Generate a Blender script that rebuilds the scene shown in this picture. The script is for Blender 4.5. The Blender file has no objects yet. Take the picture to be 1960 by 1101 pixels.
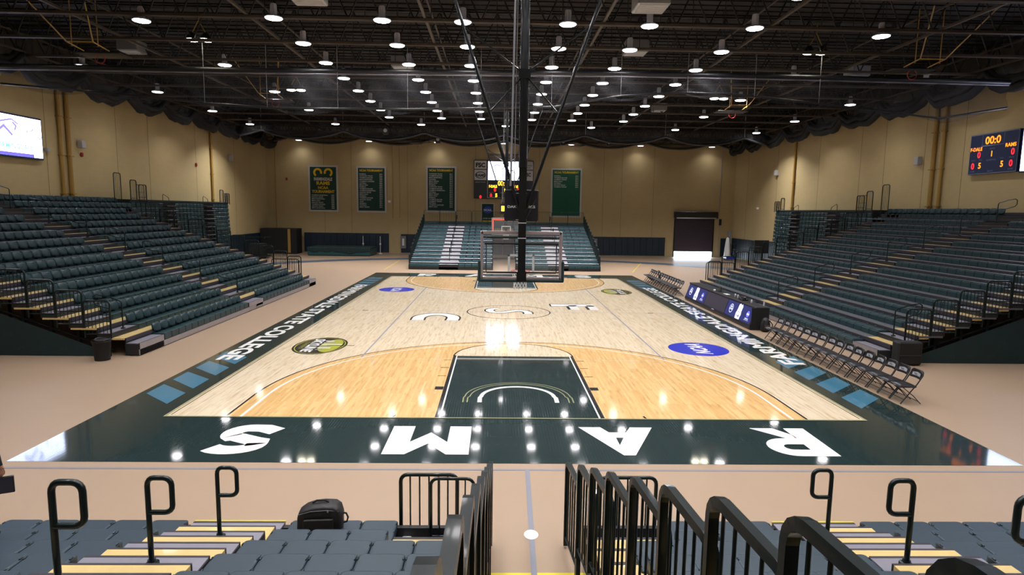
import bpy, math, random
from mathutils import Vector, Matrix
R = math.radians
PI = math.pi
random.seed(7)
sc = bpy.context.scene
col = sc.collection

# ------------------------------------------------------------------ camera
cam_d = bpy.data.cameras.new('camera')
cam = bpy.data.objects.new('camera', cam_d)
col.objects.link(cam)
cam_d.sensor_fit = 'HORIZONTAL'
cam_d.sensor_width = 36.0
cam_d.lens = 21.974
cam_d.clip_end = 300
_r = Vector((0.999644, -0.022623, 0.014143)); _u = Vector((-0.011272, 0.122317, 0.992427)); _f = Vector((0.024181, 0.992233, -0.122018))
m = Matrix.Identity(4)
for i in range(3):
    m[i][0] = _r[i]; m[i][1] = _u[i]; m[i][2] = -_f[i]
m.translation = Vector((-0.5335, -13.0583, 4.459))
cam.matrix_world = m
sc.camera = cam

# ------------------------------------------------------------------ world, exposure
w = bpy.data.worlds.new('sky'); sc.world = w
w.use_nodes = True
bg = w.node_tree.nodes['Background']
bg.inputs[0].default_value = (0.72, 0.85, 1.0, 1)
bg.inputs[1].default_value = 34.0
sc.view_settings.view_transform = 'Standard'
sc.view_settings.look = 'None'
sc.view_settings.gamma = 1.0
sc.view_settings.exposure = 0.0
sc.view_settings.use_curve_mapping = False
sc.cycles.max_bounces = 6
sc.cycles.diffuse_bounces = 3
sc.cycles.glossy_bounces = 3
sc.cycles.transmission_bounces = 4
sc.cycles.transparent_max_bounces = 12
sc.cycles.sample_clamp_indirect = 6.0
sc.cycles.use_denoising = True
# daylight enters only under the half raised roller door: a portal guides its sampling
pd = bpy.data.lights.new('door_daylight', 'AREA'); pd.shape = 'RECTANGLE'; pd.size = 4.0; pd.size_y = 0.62
pd.cycles.is_portal = True
po = bpy.data.objects.new('door_daylight', pd); po.location = (19.5, 50.75, 0.31); po.rotation_euler = (R(-90), 0, 0)
col.objects.link(po)
LENS = 26.0          # radiance of the high bay lenses seen from the side
LAMP_W = 66.0       # watts each reflector throws down in its beam

# ------------------------------------------------------------------ materials
def mat(name, c, rough=0.5, metal=0.0, noise=0.06, scale=6.0, bump=0.0, spec=0.5, coat=0.0, alpha=None, emit=None, es=0.0, coat_r=0.05):
    mt = bpy.data.materials.new(name); mt.use_nodes = True
    nt = mt.node_tree; N = nt.nodes; L = nt.links
    b = N['Principled BSDF']
    b.inputs['Roughness'].default_value = rough
    b.inputs['Metallic'].default_value = metal
    b.inputs['Specular IOR Level'].default_value = spec
    b.inputs['Coat Weight'].default_value = coat
    b.inputs['Coat Roughness'].default_value = coat_r
    tc = N.new('ShaderNodeTexCoord')
    nz = N.new('ShaderNodeTexNoise'); nz.inputs['Scale'].default_value = scale; nz.inputs['Detail'].default_value = 4
    L.new(tc.outputs['Object'], nz.inputs['Vector'])
    mx = N.new('ShaderNodeMix'); mx.data_type = 'RGBA'
    mx.inputs['A'].default_value = tuple(max(0, x * (1 - noise)) for x in c) + (1,)
    mx.inputs['B'].default_value = tuple(min(1, x * (1 + noise)) for x in c) + (1,)
    L.new(nz.outputs['Fac'], mx.inputs['Factor'])
    L.new(mx.outputs['Result'], b.inputs['Base Color'])
    if bump:
        bp = N.new('ShaderNodeBump'); bp.inputs['Strength'].default_value = bump; bp.inputs['Distance'].default_value = 0.02
        L.new(nz.outputs['Fac'], bp.inputs['Height']); L.new(bp.outputs['Normal'], b.inputs['Normal'])
    if alpha is not None:
        b.inputs['Alpha'].default_value = alpha
    if emit is not None:
        b.inputs['Emission Color'].default_value = tuple(emit) + (1,)
        b.inputs['Emission Strength'].default_value = es
    return mt

def srgb(r, g, b):
    f = lambda v: (v / 255 / 12.92) if v <= 10 else ((v / 255 + 0.055) / 1.055) ** 2.4
    return (f(r), f(g), f(b))

def plank_mat(name, c1, c2, streak=0.35, rough=0.16, bumpd=0.25, gap=0.0, w=0.057, l=1.1, bias=0.0):
    """strip flooring: boards run along Y"""
    mt = bpy.data.materials.new(name); mt.use_nodes = True
    nt = mt.node_tree; N = nt.nodes; L = nt.links
    b = N['Principled BSDF']
    tc = N.new('ShaderNodeTexCoord')
    sp = N.new('ShaderNodeSeparateXYZ'); L.new(tc.outputs['Object'], sp.inputs[0])
    cb = N.new('ShaderNodeCombineXYZ'); L.new(sp.outputs['Y'], cb.inputs['X']); L.new(sp.outputs['X'], cb.inputs['Y'])
    br = N.new('ShaderNodeTexBrick')
    br.inputs['Scale'].default_value = 1.0
    br.inputs['Brick Width'].default_value = l; br.inputs['Row Height'].default_value = w
    br.inputs['Mortar Size'].default_value = 0.0012; br.inputs['Mortar Smooth'].default_value = 0.3
    br.inputs['Bias'].default_value = bias
    br.offset = 0.37; br.offset_frequency = 3
    br.inputs['Color1'].default_value = c1 + (1,); br.inputs['Color2'].default_value = c2 + (1,)
    br.inputs['Mortar'].default_value = tuple(x * (0.75 - gap) for x in c1) + (1,)
    L.new(cb.outputs[0], br.inputs['Vector'])
    # dark grain flecks, stretched along the boards
    mp = N.new('ShaderNodeMapping'); mp.inputs['Scale'].default_value = (1.6, 14.0, 1.0)
    L.new(cb.outputs[0], mp.inputs['Vector'])
    nz = N.new('ShaderNodeTexNoise'); nz.inputs['Scale'].default_value = 1.0; nz.inputs['Detail'].default_value = 5
    L.new(mp.outputs[0], nz.inputs['Vector'])
    rp = N.new('ShaderNodeValToRGB'); rp.color_ramp.elements[0].position = 0.52; rp.color_ramp.elements[1].position = 0.78
    rp.color_ramp.elements[0].color = (1, 1, 1, 1); rp.color_ramp.elements[1].color = (1 - streak, 1 - streak * 1.25, 1 - streak * 1.6, 1)
    L.new(nz.outputs['Fac'], rp.inputs['Fac'])
    mx = N.new('ShaderNodeMix'); mx.data_type = 'RGBA'; mx.blend_type = 'MULTIPLY'; mx.inputs['Factor'].default_value = 1
    L.new(br.outputs['Color'], mx.inputs['A']); L.new(rp.outputs['Color'], mx.inputs['B'])
    L.new(mx.outputs['Result'], b.inputs['Base Color'])
    b.inputs['Roughness'].default_value = 0.5
    b.inputs['Specular IOR Level'].default_value = 0.15
    b.inputs['Coat Weight'].default_value = 1.0
    b.inputs['Coat Roughness'].default_value = rough
    nz2 = N.new('ShaderNodeTexNoise'); nz2.inputs['Scale'].default_value = 1.0; nz2.inputs['Detail'].default_value = 2
    mp2 = N.new('ShaderNodeMapping'); mp2.inputs['Scale'].default_value = (1.5, 30.0, 1.0)
    L.new(cb.outputs[0], mp2.inputs['Vector']); L.new(mp2.outputs[0], nz2.inputs['Vector'])
    ad = N.new('ShaderNodeMath'); ad.operation = 'MULTIPLY_ADD'; ad.inputs[1].default_value = 0.6
    L.new(nz2.outputs['Fac'], ad.inputs[0])
    iv = N.new('ShaderNodeMath'); iv.operation = 'SUBTRACT'; iv.inputs[0].default_value = 1.0
    L.new(br.outputs['Fac'], iv.inputs[1]); L.new(iv.outputs[0], ad.inputs[2])
    bp = N.new('ShaderNodeBump'); bp.inputs['Strength'].default_value = bumpd; bp.inputs['Distance'].default_value = 0.0015
    L.new(ad.outputs[0], bp.inputs['Height'])
    L.new(bp.outputs['Normal'], b.inputs['Coat Normal'])
    return mt

def block_mat(name, c, course=0.2, blk=0.4, dark=0.93):
    """painted block wall; u = world X+Y, v = Z"""
    mt = bpy.data.materials.new(name); mt.use_nodes = True
    nt = mt.node_tree; N = nt.nodes; L = nt.links
    b = N['Principled BSDF']; b.inputs['Roughness'].default_value = 0.7
    tc = N.new('ShaderNodeTexCoord'); sp = N.new('ShaderNodeSeparateXYZ'); L.new(tc.outputs['Object'], sp.inputs[0])
    ad = N.new('ShaderNodeMath'); L.new(sp.outputs['X'], ad.inputs[0]); L.new(sp.outputs['Y'], ad.inputs[1])
    cb = N.new('ShaderNodeCombineXYZ'); L.new(ad.outputs[0], cb.inputs['X']); L.new(sp.outputs['Z'], cb.inputs['Y'])
    br = N.new('ShaderNodeTexBrick'); br.inputs['Scale'].default_value = 1
    br.inputs['Brick Width'].default_value = blk; br.inputs['Row Height'].default_value = course
    br.inputs['Mortar Size'].default_value = 0.006; br.inputs['Mortar Smooth'].default_value = 0.5
    br.inputs['Color1'].default_value = c + (1,); br.inputs['Color2'].default_value = tuple(x * 0.97 for x in c) + (1,)
    br.inputs['Mortar'].default_value = tuple(x * dark for x in c) + (1,)
    L.new(cb.outputs[0], br.inputs['Vector'])
    nz = N.new('ShaderNodeTexNoise'); nz.inputs['Scale'].default_value = 0.5; nz.inputs['Detail'].default_value = 3
    L.new(tc.outputs['Object'], nz.inputs['Vector'])
    rp = N.new('ShaderNodeValToRGB'); rp.color_ramp.elements[0].color = (0.9, 0.9, 0.9, 1); rp.color_ramp.elements[1].color = (1.06, 1.05, 1.02, 1)
    L.new(nz.outputs['Fac'], rp.inputs['Fac'])
    mx = N.new('ShaderNodeMix'); mx.data_type = 'RGBA'; mx.blend_type = 'MULTIPLY'; mx.inputs['Factor'].default_value = 1
    L.new(br.outputs['Color'], mx.inputs['A']); L.new(rp.outputs['Color'], mx.inputs['B']); L.new(mx.outputs['Result'], b.inputs['Base Color'])
    bp = N.new('ShaderNodeBump'); bp.inputs['Strength'].default_value = 0.3; bp.inputs['Distance'].default_value = 0.004; bp.invert = True
    L.new(br.outputs['Fac'], bp.inputs['Height']); L.new(bp.outputs['Normal'], b.inputs['Normal'])
    return mt

def emis(name, c, s):
    return mat(name, tuple(min(1, x) for x in c), 0.4, emit=c, es=s)

def net_mat(name, c, dens):
    """sheer mesh cloth: a fine weave of threads with holes"""
    mt = bpy.data.materials.new(name); mt.use_nodes = True
    nt = mt.node_tree; N = nt.nodes; L = nt.links
    b = N['Principled BSDF']; b.inputs['Base Color'].default_value = c + (1,); b.inputs['Roughness'].default_value = 0.6
    tc = N.new('ShaderNodeTexCoord')
    nz = N.new('ShaderNodeTexNoise'); nz.inputs['Scale'].default_value = 0.8; nz.inputs['Detail'].default_value = 3
    L.new(tc.outputs['Object'], nz.inputs['Vector'])
    mr = N.new('ShaderNodeMapRange'); mr.inputs['To Min'].default_value = dens - 0.15; mr.inputs['To Max'].default_value = min(1, dens + 0.15)
    L.new(nz.outputs['Fac'], mr.inputs['Value']); L.new(mr.outputs[0], b.inputs['Alpha'])
    return mt

M = {}
M['floor'] = mat('tan_sports_floor', srgb(156, 134, 113), 0.42, noise=0.035, scale=1.3, spec=0.35)
M['maple'] = plank_mat('maple_boards', srgb(223, 208, 182), srgb(208, 189, 158), 0.36, 0.08, 0.14, bias=-0.2)
M['stain'] = plank_mat('honey_boards', srgb(226, 189, 131), srgb(209, 166, 106), 0.3, 0.08, 0.14)
M['green'] = plank_mat('green_court_paint', srgb(10, 37, 38), srgb(10, 35, 36), 0.0, 0.055, 0.14, gap=-1.2)  # board seams painted lighter in place of the reflections they catch
M['teal'] = plank_mat('teal_court_paint', srgb(54, 112, 140), srgb(54, 110, 138), 0.0, 0.06, 0.14)
M['white'] = plank_mat('white_court_paint', srgb(240, 240, 238), srgb(238, 238, 236), 0.0, 0.07, 0.12)
M['black'] = plank_mat('black_court_paint', srgb(22, 24, 28), srgb(22, 24, 28), 0.0, 0.07, 0.12)
M['gold'] = plank_mat('gold_court_paint', srgb(150, 150, 110), srgb(150, 150, 110), 0.0, 0.07, 0.12)
M['blue'] = plank_mat('blue_court_paint', srgb(28, 48, 190), srgb(28, 48, 186), 0.0, 0.07, 0.12)
M['lime'] = plank_mat('lime_court_paint', srgb(165, 168, 60), srgb(165, 168, 60), 0.0, 0.07, 0.12)
M['greyln'] = plank_mat('grey_court_line', srgb(140, 145, 165), srgb(140, 145, 165), 0.0, 0.07, 0.12)
M['faintln'] = plank_mat('faint_court_line', srgb(205, 192, 175), srgb(205, 192, 175), 0.0, 0.07, 0.12)
M['fline'] = mat('grey_floor_line', srgb(120, 122, 134), 0.5)
M['track'] = mat('blue_grey_track', srgb(70, 84, 100), 0.35)
M['navyfl'] = mat('navy_floor', srgb(28, 34, 58), 0.5)
M['yelfl'] = mat('yellow_floor_line', srgb(208, 190, 40), 0.5)
M['wall'] = block_mat('cream_block_wall', srgb(184, 165, 122))
M['walld'] = mat('wall_joint', srgb(120, 100, 66), 0.8)
M['pipe'] = mat('ochre_pipe', srgb(158, 124, 56), 0.5)
M['deck'] = mat('roof_deck', srgb(27, 24, 25), 0.9, noise=0.2, scale=0.7)
M['steel'] = mat('dark_steel', srgb(30, 28, 28), 0.6, noise=0.15)
M['chord'] = mat('brown_steel_chord', srgb(64, 54, 45), 0.6, noise=0.12)
M['blk'] = mat('black_paint', srgb(20, 20, 23), 0.35)
M['blkm'] = mat('matte_black', srgb(16, 16, 18), 0.75)
M['glossblk'] = mat('gloss_black_tube', srgb(14, 18, 22), 0.22, coat=0.3)
M['rail'] = mat('dark_green_rail', srgb(8, 24, 26), 0.32, coat=0.15, spec=0.3)
M['seat'] = mat('green_seat_plastic', srgb(22, 50, 56), 0.4, noise=0.1, scale=9)
M['seatn'] = mat('slate_seat_plastic', srgb(37, 54, 66), 0.42, noise=0.1, scale=9)
M['seatd'] = mat('seat_hinge', srgb(18, 34, 38), 0.3, coat=0.2)
M['wood'] = mat('yellow_deck_board', srgb(206, 180, 120), 0.35, noise=0.12, scale=5, coat=0.3)
M['alu'] = mat('brushed_aluminium', srgb(176, 176, 186), 0.32, 0.85, scale=3)
M['alug'] = mat('grey_step', srgb(130, 128, 140), 0.4, 0.2)
M['deckg'] = mat('greyed_deck_board', srgb(82, 84, 90), 0.45, noise=0.1)  # grey stands in for grazing reflection on the right stand's decks
M['stepf'] = mat('brightened_grey_step', srgb(196, 196, 202), 0.45)  # step grey lightened to stand in for light missing at the far end
M['seatf'] = mat('brightened_seat_plastic', srgb(34, 72, 78), 0.4, noise=0.1)  # seat green brightened in place of light the far stand lacks
M['nose'] = mat('dark_nosing', srgb(44, 40, 48), 0.5)
M['riser'] = mat('dark_riser', srgb(26, 28, 32), 0.6)
M['skirt'] = mat('dark_green_cloth', srgb(14, 40, 42), 0.8, noise=0.15, scale=2)
M['skirtl'] = mat('cloth_print', srgb(20, 52, 54), 0.8)
M['pad'] = mat('navy_wall_pad', srgb(22, 40, 56), 0.45, bump=0.1)
M['padg'] = mat('green_mat_vinyl', srgb(26, 70, 72), 0.4, noise=0.15, scale=3, bump=0.4)
M['net'] = net_mat('black_net', srgb(9, 9, 11), 0.82)
M['curt'] = net_mat('grey_mesh_curtain', srgb(44, 44, 50), 0.34)
M['roll'] = mat('rolled_net', srgb(13, 13, 15), 0.85, noise=0.3, scale=3, bump=0.8)
M['rolls'] = mat('rolled_vinyl', srgb(24, 25, 30), 0.4, noise=0.2, scale=3, bump=0.4)
M['lamp'] = emis('lamp_lens', (1.0, 0.955, 0.98), LENS)
M['lampd'] = emis('dimmed_lamp_lens', (1.0, 0.955, 0.98), 5.0)
M['warm'] = emis('warm_lamp_lens', (1.0, 0.93, 0.72), LENS * 0.9)
M['house'] = mat('white_lamp_housing', srgb(205, 205, 215), 0.4)
M['wht'] = mat('white_paint', srgb(225, 225, 225), 0.45)
M['cloth_w'] = mat('white_cloth', srgb(196, 194, 192), 0.8)
M['cloth_g'] = mat('green_banner_cloth', srgb(26, 90, 66), 0.8, noise=0.12, scale=3)
M['cloth_n'] = mat('dark_green_banner_cloth', srgb(24, 58, 50), 0.8, noise=0.15, scale=3)
M['yel'] = mat('yellow_print', srgb(214, 180, 24), 0.7)
M['ltxt'] = mat('pale_print', srgb(205, 208, 205), 0.7)
M['shut'] = mat('dark_roller_shutter', srgb(58, 48, 62), 0.45, noise=0.1)
M['gry'] = mat('grey_door_paint', srgb(118, 118, 124), 0.5)
M['lgry'] = mat('light_grey_plastic', srgb(170, 172, 176), 0.5)
M['red'] = mat('red_plastic', srgb(150, 24, 24), 0.4)
M['rim'] = mat('orange_rim', srgb(200, 60, 50), 0.4)
M['netw'] = mat('white_cord', srgb(225, 225, 220), 0.7)
M['glass'] = None
g = bpy.data.materials.new('backboard_glass'); g.use_nodes = True
gb = g.node_tree.nodes['Principled BSDF']; gb.inputs['Base Color'].default_value = (0.75, 0.8, 0.82, 1); gb.inputs['Roughness'].default_value = 0.03
gb.inputs['Alpha'].default_value = 0.06
M['glass'] = g
M['edge'] = mat('pinkish_aluminium_frame', srgb(190, 176, 178), 0.3, 0.6)
M['scr'] = emis('led_screen_white', (0.66, 0.74, 1.0), 7.0)
M['scrb'] = emis('led_screen_blue', (0.10, 0.08, 0.85), 2.2)
M['scrc'] = emis('led_screen_cyan', (0.22, 0.62, 0.75), 0.9)
M['scrp'] = emis('led_screen_shade', (0.22, 0.18, 0.75), 1.6)
M['sbnavy'] = mat('navy_scoreboard', srgb(20, 36, 76), 0.35)
M['sbblk'] = mat('black_scoreboard', srgb(22, 24, 32), 0.35)
M['ledo'] = emis('orange_led', (1.0, 0.22, 0.01), 2.4)
M['ledr'] = emis('red_led', (1.0, 0.02, 0.03), 1.8)
M['ledy'] = emis('yellow_led', (1.0, 0.55, 0.03), 3.2)
M['ledy2'] = emis('amber_led', (1.0, 0.5, 0.02), 2.2)
M['redglow'] = emis('red_light_strip', (1.0, 0.06, 0.04), 1.6)
M['tabled'] = mat('black_table_shell', srgb(24, 22, 28), 0.45)
M['tscr'] = emis('table_screen_navy', (0.012, 0.016, 0.09), 1.0)
M['tscro'] = mat('table_screen_off', srgb(58, 54, 66), 0.4)
M['tlit'] = emis('table_logo_white', (0.72, 0.76, 1.0), 1.3)
M['tblu'] = emis('table_logo_blue', (0.12, 0.10, 0.9), 1.3)
M['skin'] = mat('skin', srgb(176, 128, 104), 0.55)
M['hair'] = mat('dark_hair', srgb(32, 24, 20), 0.6)
M['jkt'] = mat('black_jacket_cloth', srgb(20, 20, 24), 0.8, bump=0.3, scale=20)
M['trou'] = mat('dark_trouser_cloth', srgb(30, 32, 40), 0.85)
M['bagc'] = mat('black_nylon', srgb(20, 17, 20), 0.6, noise=0.25, scale=14, bump=0.3)
M['cprint'] = mat('grey_chair_print', srgb(150, 152, 158), 0.6)
M['chairp'] = mat('black_chair_vinyl', srgb(22, 22, 28), 0.35)
M['asph'] = mat('outdoor_paving', srgb(190, 190, 190), 0.8)
M['blueplas'] = mat('blue_plastic', srgb(30, 60, 190), 0.4)  # plain blue plastic of the lift base

# ------------------------------------------------------------------ mesh builder
class MB:
    def __init__(s):
        s.v = []; s.f = []; s.m = []; s.sm = []
    def add(s, vs, fs, mi=0, smooth=False):
        o = len(s.v)
        s.v.extend([tuple(v) for v in vs])
        for f in fs:
            s.f.append([o + i for i in f]); s.m.append(mi); s.sm.append(smooth)
    def box(s, x0, y0, z0, x1, y1, z1, mi=0):
        if x0 > x1: x0, x1 = x1, x0
        if y0 > y1: y0, y1 = y1, y0
        if z0 > z1: z0, z1 = z1, z0
        vs = [(x0,y0,z0),(x1,y0,z0),(x1,y1,z0),(x0,y1,z0),(x0,y0,z1),(x1,y0,z1),(x1,y1,z1),(x0,y1,z1)]
        s.add(vs, [(0,3,2,1),(4,5,6,7),(0,1,5,4),(1,2,6,5),(2,3,7,6),(3,0,4,7)], mi)
    def cbox(s, x0, y0, z0, x1, y1, z1, c=0.01, mi=0):
        """box with chamfered edges"""
        if x0 > x1: x0, x1 = x1, x0
        if y0 > y1: y0, y1 = y1, y0
        if z0 > z1: z0, z1 = z1, z0
        c = min(c, (x1-x0)/2.1, (y1-y0)/2.1, (z1-z0)/2.1)
        def ring(x0,y0,x1,y1,z,k):
            return [(x0+k,y0,z),(x1-k,y0,z),(x1,y0+k,z),(x1,y1-k,z),(x1-k,y1,z),(x0+k,y1,z),(x0,y1-k,z),(x0,y0+k,z)]
        rs = [ring(x0+c,y0+c,x1-c,y1-c,z0,c*.4), ring(x0,y0,x1,y1,z0+c,c), ring(x0,y0,x1,y1,z1-c,c), ring(x0+c,y0+c,x1-c,y1-c,z1,c*.4)]
        vs = sum(rs, [])
        fs = [tuple(range(7,-1,-1)), tuple(range(24,32))]
        for r in range(3):
            for i in range(8):
                j = (i+1) % 8
                fs.append((r*8+i, r*8+j, (r+1)*8+j, (r+1)*8+i))
        s.add(vs, fs, mi)
    def tube(s, pts, r, n=8, mi=0, closed=False, flat=None, smooth=True):
        """tube along pts; flat=(w,h) gives a rectangular section instead"""
        P = [Vector(p) for p in pts]
        k = len(P)
        T = []
        for i in range(k):
            if closed: t = (P[(i+1) % k] - P[i-1])
            elif i == 0: t = P[1]-P[0]
            elif i == k-1: t = P[-1]-P[-2]
            else: t = (P[i+1]-P[i]).normalized() + (P[i]-P[i-1]).normalized()
            if t.length < 1e-9: t = Vector((0,0,1))
            T.append(t.normalized())
        up = Vector((0,0,1)) if abs(T[0].z) < 0.9 else Vector((1,0,0))
        a = T[0].cross(up).normalized()
        vs = []
        if flat: n = 4
        for i in range(k):
            a = (a - T[i]*a.dot(T[i]))
            if a.length < 1e-6: a = T[i].orthogonal()
            a.normalize()
            b = T[i].cross(a)
            for j in range(n):
                if flat:
                    dx, dy = [(-1,-1),(1,-1),(1,1),(-1,1)][j]
                    vs.append(P[i] + a*dx*flat[0]/2 + b*dy*flat[1]/2)
                else:
                    th = 2*PI*j/n
                    vs.append(P[i] + a*math.cos(th)*r + b*math.sin(th)*r)
        fs = []
        rng = k if closed else k-1
        for i in range(rng):
            i2 = (i+1) % k
            for j in range(n):
                j2 = (j+1) % n
                fs.append((i*n+j, i*n+j2, i2*n+j2, i2*n+j))
        if flat: smooth = False
        s.add(vs, fs, mi, smooth)
        if not closed:
            s.add([vs[j] for j in range(n)], [tuple(range(n-1,-1,-1))], mi)
            s.add([vs[(k-1)*n+j] for j in range(n)], [tuple(range(n))], mi)
    def lathe(s, prof, n=16, c=(0,0,0), mi=0, smooth=True, axis='z'):
        vs = []; fs = []
        for (r, z) in prof:
            for j in range(n):
                th = 2*PI*j/n
                x, y = r*math.cos(th), r*math.sin(th)
                if axis == 'z': vs.append((c[0]+x, c[1]+y, c[2]+z))
                elif axis == 'y': vs.append((c[0]+x, c[1]+z, c[2]+y))
                else: vs.append((c[0]+z, c[1]+x, c[2]+y))
        for i in range(len(prof)-1):
            for j in range(n):
                j2 = (j+1) % n
                fs.append((i*n+j, i*n+j2, (i+1)*n+j2, (i+1)*n+j))
        s.add(vs, fs, mi, smooth)
        if prof[0][0] > 1e-5: s.add(vs[:n], [tuple(range(n-1,-1,-1))], mi)
        if prof[-1][0] > 1e-5: s.add(vs[-n:], [tuple(range(n))], mi)
    def disc(s, c, r, n=24, mi=0, normal='z', ry=None):
        ry = ry or r
        vs = []
        for j in range(n):
            th = 2*PI*j/n; a, b = r*math.cos(th), ry*math.sin(th)
            vs.append((c[0]+a, c[1]+b, c[2]) if normal == 'z' else (c[0]+a, c[1], c[2]+b) if normal == 'y' else (c[0], c[1]+a, c[2]+b))
        s.add(vs, [tuple(range(n))], mi)
    def poly(s, pts, z, mi=0):
        s.add([(p[0], p[1], z) for p in pts], [tuple(range(len(pts)))], mi)
    def stroke(s, pts, w, z, mi=0, fn=None, closed=False):
        """flat ribbon of width w following a 2D path"""
        k = len(pts); vs = []
        for i in range(k):
            if closed: a, b = Vector(pts[i-1]), Vector(pts[(i+1) % k])
            else: a, b = Vector(pts[max(0,i-1)]), Vector(pts[min(k-1,i+1)])
            d = (b-a).normalized(); nrm = Vector((-d.y, d.x))
            sc_ = 1.0
            if closed or 0 < i < k-1:
                e = (Vector(pts[i]) - Vector(pts[i-1])).normalized()
                cs = abs(Vector((-e.y, e.x)).dot(nrm)); sc_ = 1/max(cs, 0.4)
            p = Vector(pts[i])
            for q in (p + nrm*w/2*sc_, p - nrm*w/2*sc_):
                vs.append(fn(q.x, q.y) if fn else (q.x, q.y, z))
        fs = [(2*i, 2*i+1, 2*((i+1) % k)+1, 2*((i+1) % k)) for i in range(k if closed else k-1)]
        s.add(vs, fs, mi)
    def prism(s, pts, fn, d, mi=0):
        """2D outline through fn(x, y, depth) -> 3D, extruded by d"""
        n = len(pts)
        vs = [fn(p[0], p[1], 0) for p in pts] + [fn(p[0], p[1], d) for p in pts]
        fs = [tuple(range(n)), tuple(range(2*n-1, n-1, -1))] + [(i, (i+1) % n, n+(i+1) % n, n+i) for i in range(n)]
        s.add(vs, fs, mi)
    def text(s, txt, o, xd, yd, h, mi=0, bold=0.0, align='c', wfit=None, shear=0.0, hfit=False):
        """flat lettering: o = centre (or left) of the line, xd/yd unit directions, h = cap height"""
        vs, fs = text_mesh(txt, bold)
        if not vs: return
        xs = [v[0] for v in vs]; ys = [v[1] for v in vs]
        x0, x1, y0, y1 = min(xs), max(xs), min(ys), max(ys)
        sy = h / ((y1 - y0) if hfit else 0.72)
        sx = sy if wfit is None else wfit / (x1 - x0)
        cx = (x0+x1)/2 if align == 'c' else x0
        cy = (y0+y1)/2 if hfit else 0.36
        o = Vector(o); xd = Vector(xd); yd = Vector(yd)
        s.add([o + xd*((v[0]-cx)*sx + shear*(v[1]-cy)*sy) + yd*((v[1]-cy)*sy) for v in vs], fs, mi)
    def build(s, name, mats, parent=None, **props):
        me = bpy.data.meshes.new(name)
        me.from_pydata(s.v, [], s.f)
        for mt in mats: me.materials.append(M[mt] if isinstance(mt, str) else mt)
        me.polygons.foreach_set('material_index', s.m)
        me.polygons.foreach_set('use_smooth', s.sm)
        me.validate(); me.update()
        o = bpy.data.objects.new(name, me); col.objects.link(o)
        if parent is not None: o.parent = parent
        for k, v in props.items(): o[k] = v
        return o

_tc = {}
def text_mesh(txt, bold):
    key = (txt, round(bold, 3))
    if key in _tc: return _tc[key]
    cu = bpy.data.curves.new('lettering', 'FONT'); cu.body = txt; cu.offset = bold; cu.resolution_u = 3; cu.fill_mode = 'FRONT'
    ob = bpy.data.objects.new('lettering', cu); col.objects.link(ob)
    dg = bpy.context.evaluated_depsgraph_get()
    me = ob.evaluated_get(dg).to_mesh()
    vs = [tuple(v.co) for v in me.vertices]; fs = [tuple(p.vertices) for p in me.polygons]
    ob.evaluated_get(dg).to_mesh_clear()
    bpy.data.objects.remove(ob); bpy.data.curves.remove(cu)
    _tc[key] = (vs, fs)
    return _tc[key]

def thing(name, label, cat, loc=(0,0,0), rz=0, group=None):
    o = bpy.data.objects.new(name, None); col.objects.link(o)
    o.empty_display_size = 0.2
    o.location = loc; o.rotation_euler = (0, 0, rz)
    o['label'] = label; o['category'] = cat
    if group: o['group'] = group
    return o
def tag(o, label, cat, group=None):
    o['label'] = label; o['category'] = cat
    if group: o['group'] = group
    return o
def dup(root, loc=None, rz=None, label=None, group=None, keep=None):
    r = root.copy(); col.objects.link(r)
    if loc is not None: r.location = loc
    if rz is not None: r.rotation_euler = (0, 0, rz)
    if label: r['label'] = label
    if group: r['group'] = group
    for ch in list(root.children):
        c = ch.copy(); col.objects.link(c); c.parent = r
        for g_ in list(ch.children):
            d = g_.copy(); col.objects.link(d); d.parent = c
    return r
ORD = ['first','second','third','fourth','fifth','sixth','seventh','eighth','ninth','tenth','eleventh','twelfth','thirteenth','fourteenth','fifteenth','sixteenth','seventeenth','eighteenth']

def arc(cx, cy, r, a0, a1, n=32, ry=None):
    ry = ry or r
    return [(cx + r*math.cos(R(a0+(a1-a0)*i/n)), cy + ry*math.sin(R(a0+(a1-a0)*i/n))) for i in range(n+1)]

# ------------------------------------------------------------------ shell
XL, XR, YF, YN, ZR = -23.6, 23.5, 50.6, -19.0, 12.7
b = MB(); b.box(XL-.3, YN-.3, -.2, XR+.3, YF+.3, -.004); b.build('floor', ['floor'], kind='structure')
b = MB(); b.box(XL-.3, YN, 0, XL, YF+.3, ZR+.3)
for y in (20.0, 26.0, 29.5, 36.0, 43.0, 12.0): b.box(XL, y-.012, 0, XL+.006, y+.012, ZR, 1)
b.build('wall_left', ['wall','walld'], kind='structure')
b = MB(); b.box(XR, YN, 0, XR+.3, YF+.3, ZR+.3)
for y in (47.4, 41.0, 34.0, 28.6, 26.0, 22.3, 19.3, 12.0): b.box(XR-.006, y-.012, 0, XR, y+.012, ZR, 1)
b.build('wall_right', ['wall','walld'], kind='structure')
b = MB()
DX0, DX1, DZ = 17.55, 21.45, 4.0
b.box(XL-.3, YF, 0, DX0, YF+.35, ZR+.3); b.box(DX1, YF, 0, XR+.3, YF+.35, ZR+.3); b.box(DX0, YF, DZ, DX1, YF+.35, ZR+.3)
for x in (-17.9, -15.2, -9.6, -2.8, 3.6, 10.1, 11.95, 15.2): b.box(x-.012, YF-.006, 0, x+.012, YF, ZR, 1)
b.build('wall_far', ['wall','walld'], kind='structure')
b = MB(); b.box(XL-.3, YN-.3, 0, XR+.3, YN, ZR+.3); b.build('wall_near', ['wall'], kind='structure')
b = MB(); b.box(XL-.3, YN-.3, ZR, XR+.3, YF+.35, ZR+.2)
y = YN
while y < YF:
    b.box(XL, y, ZR-.05, XR, y+.09, ZR, 0); y += 0.6
b.build('ceiling', ['deck'], kind='structure')
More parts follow.
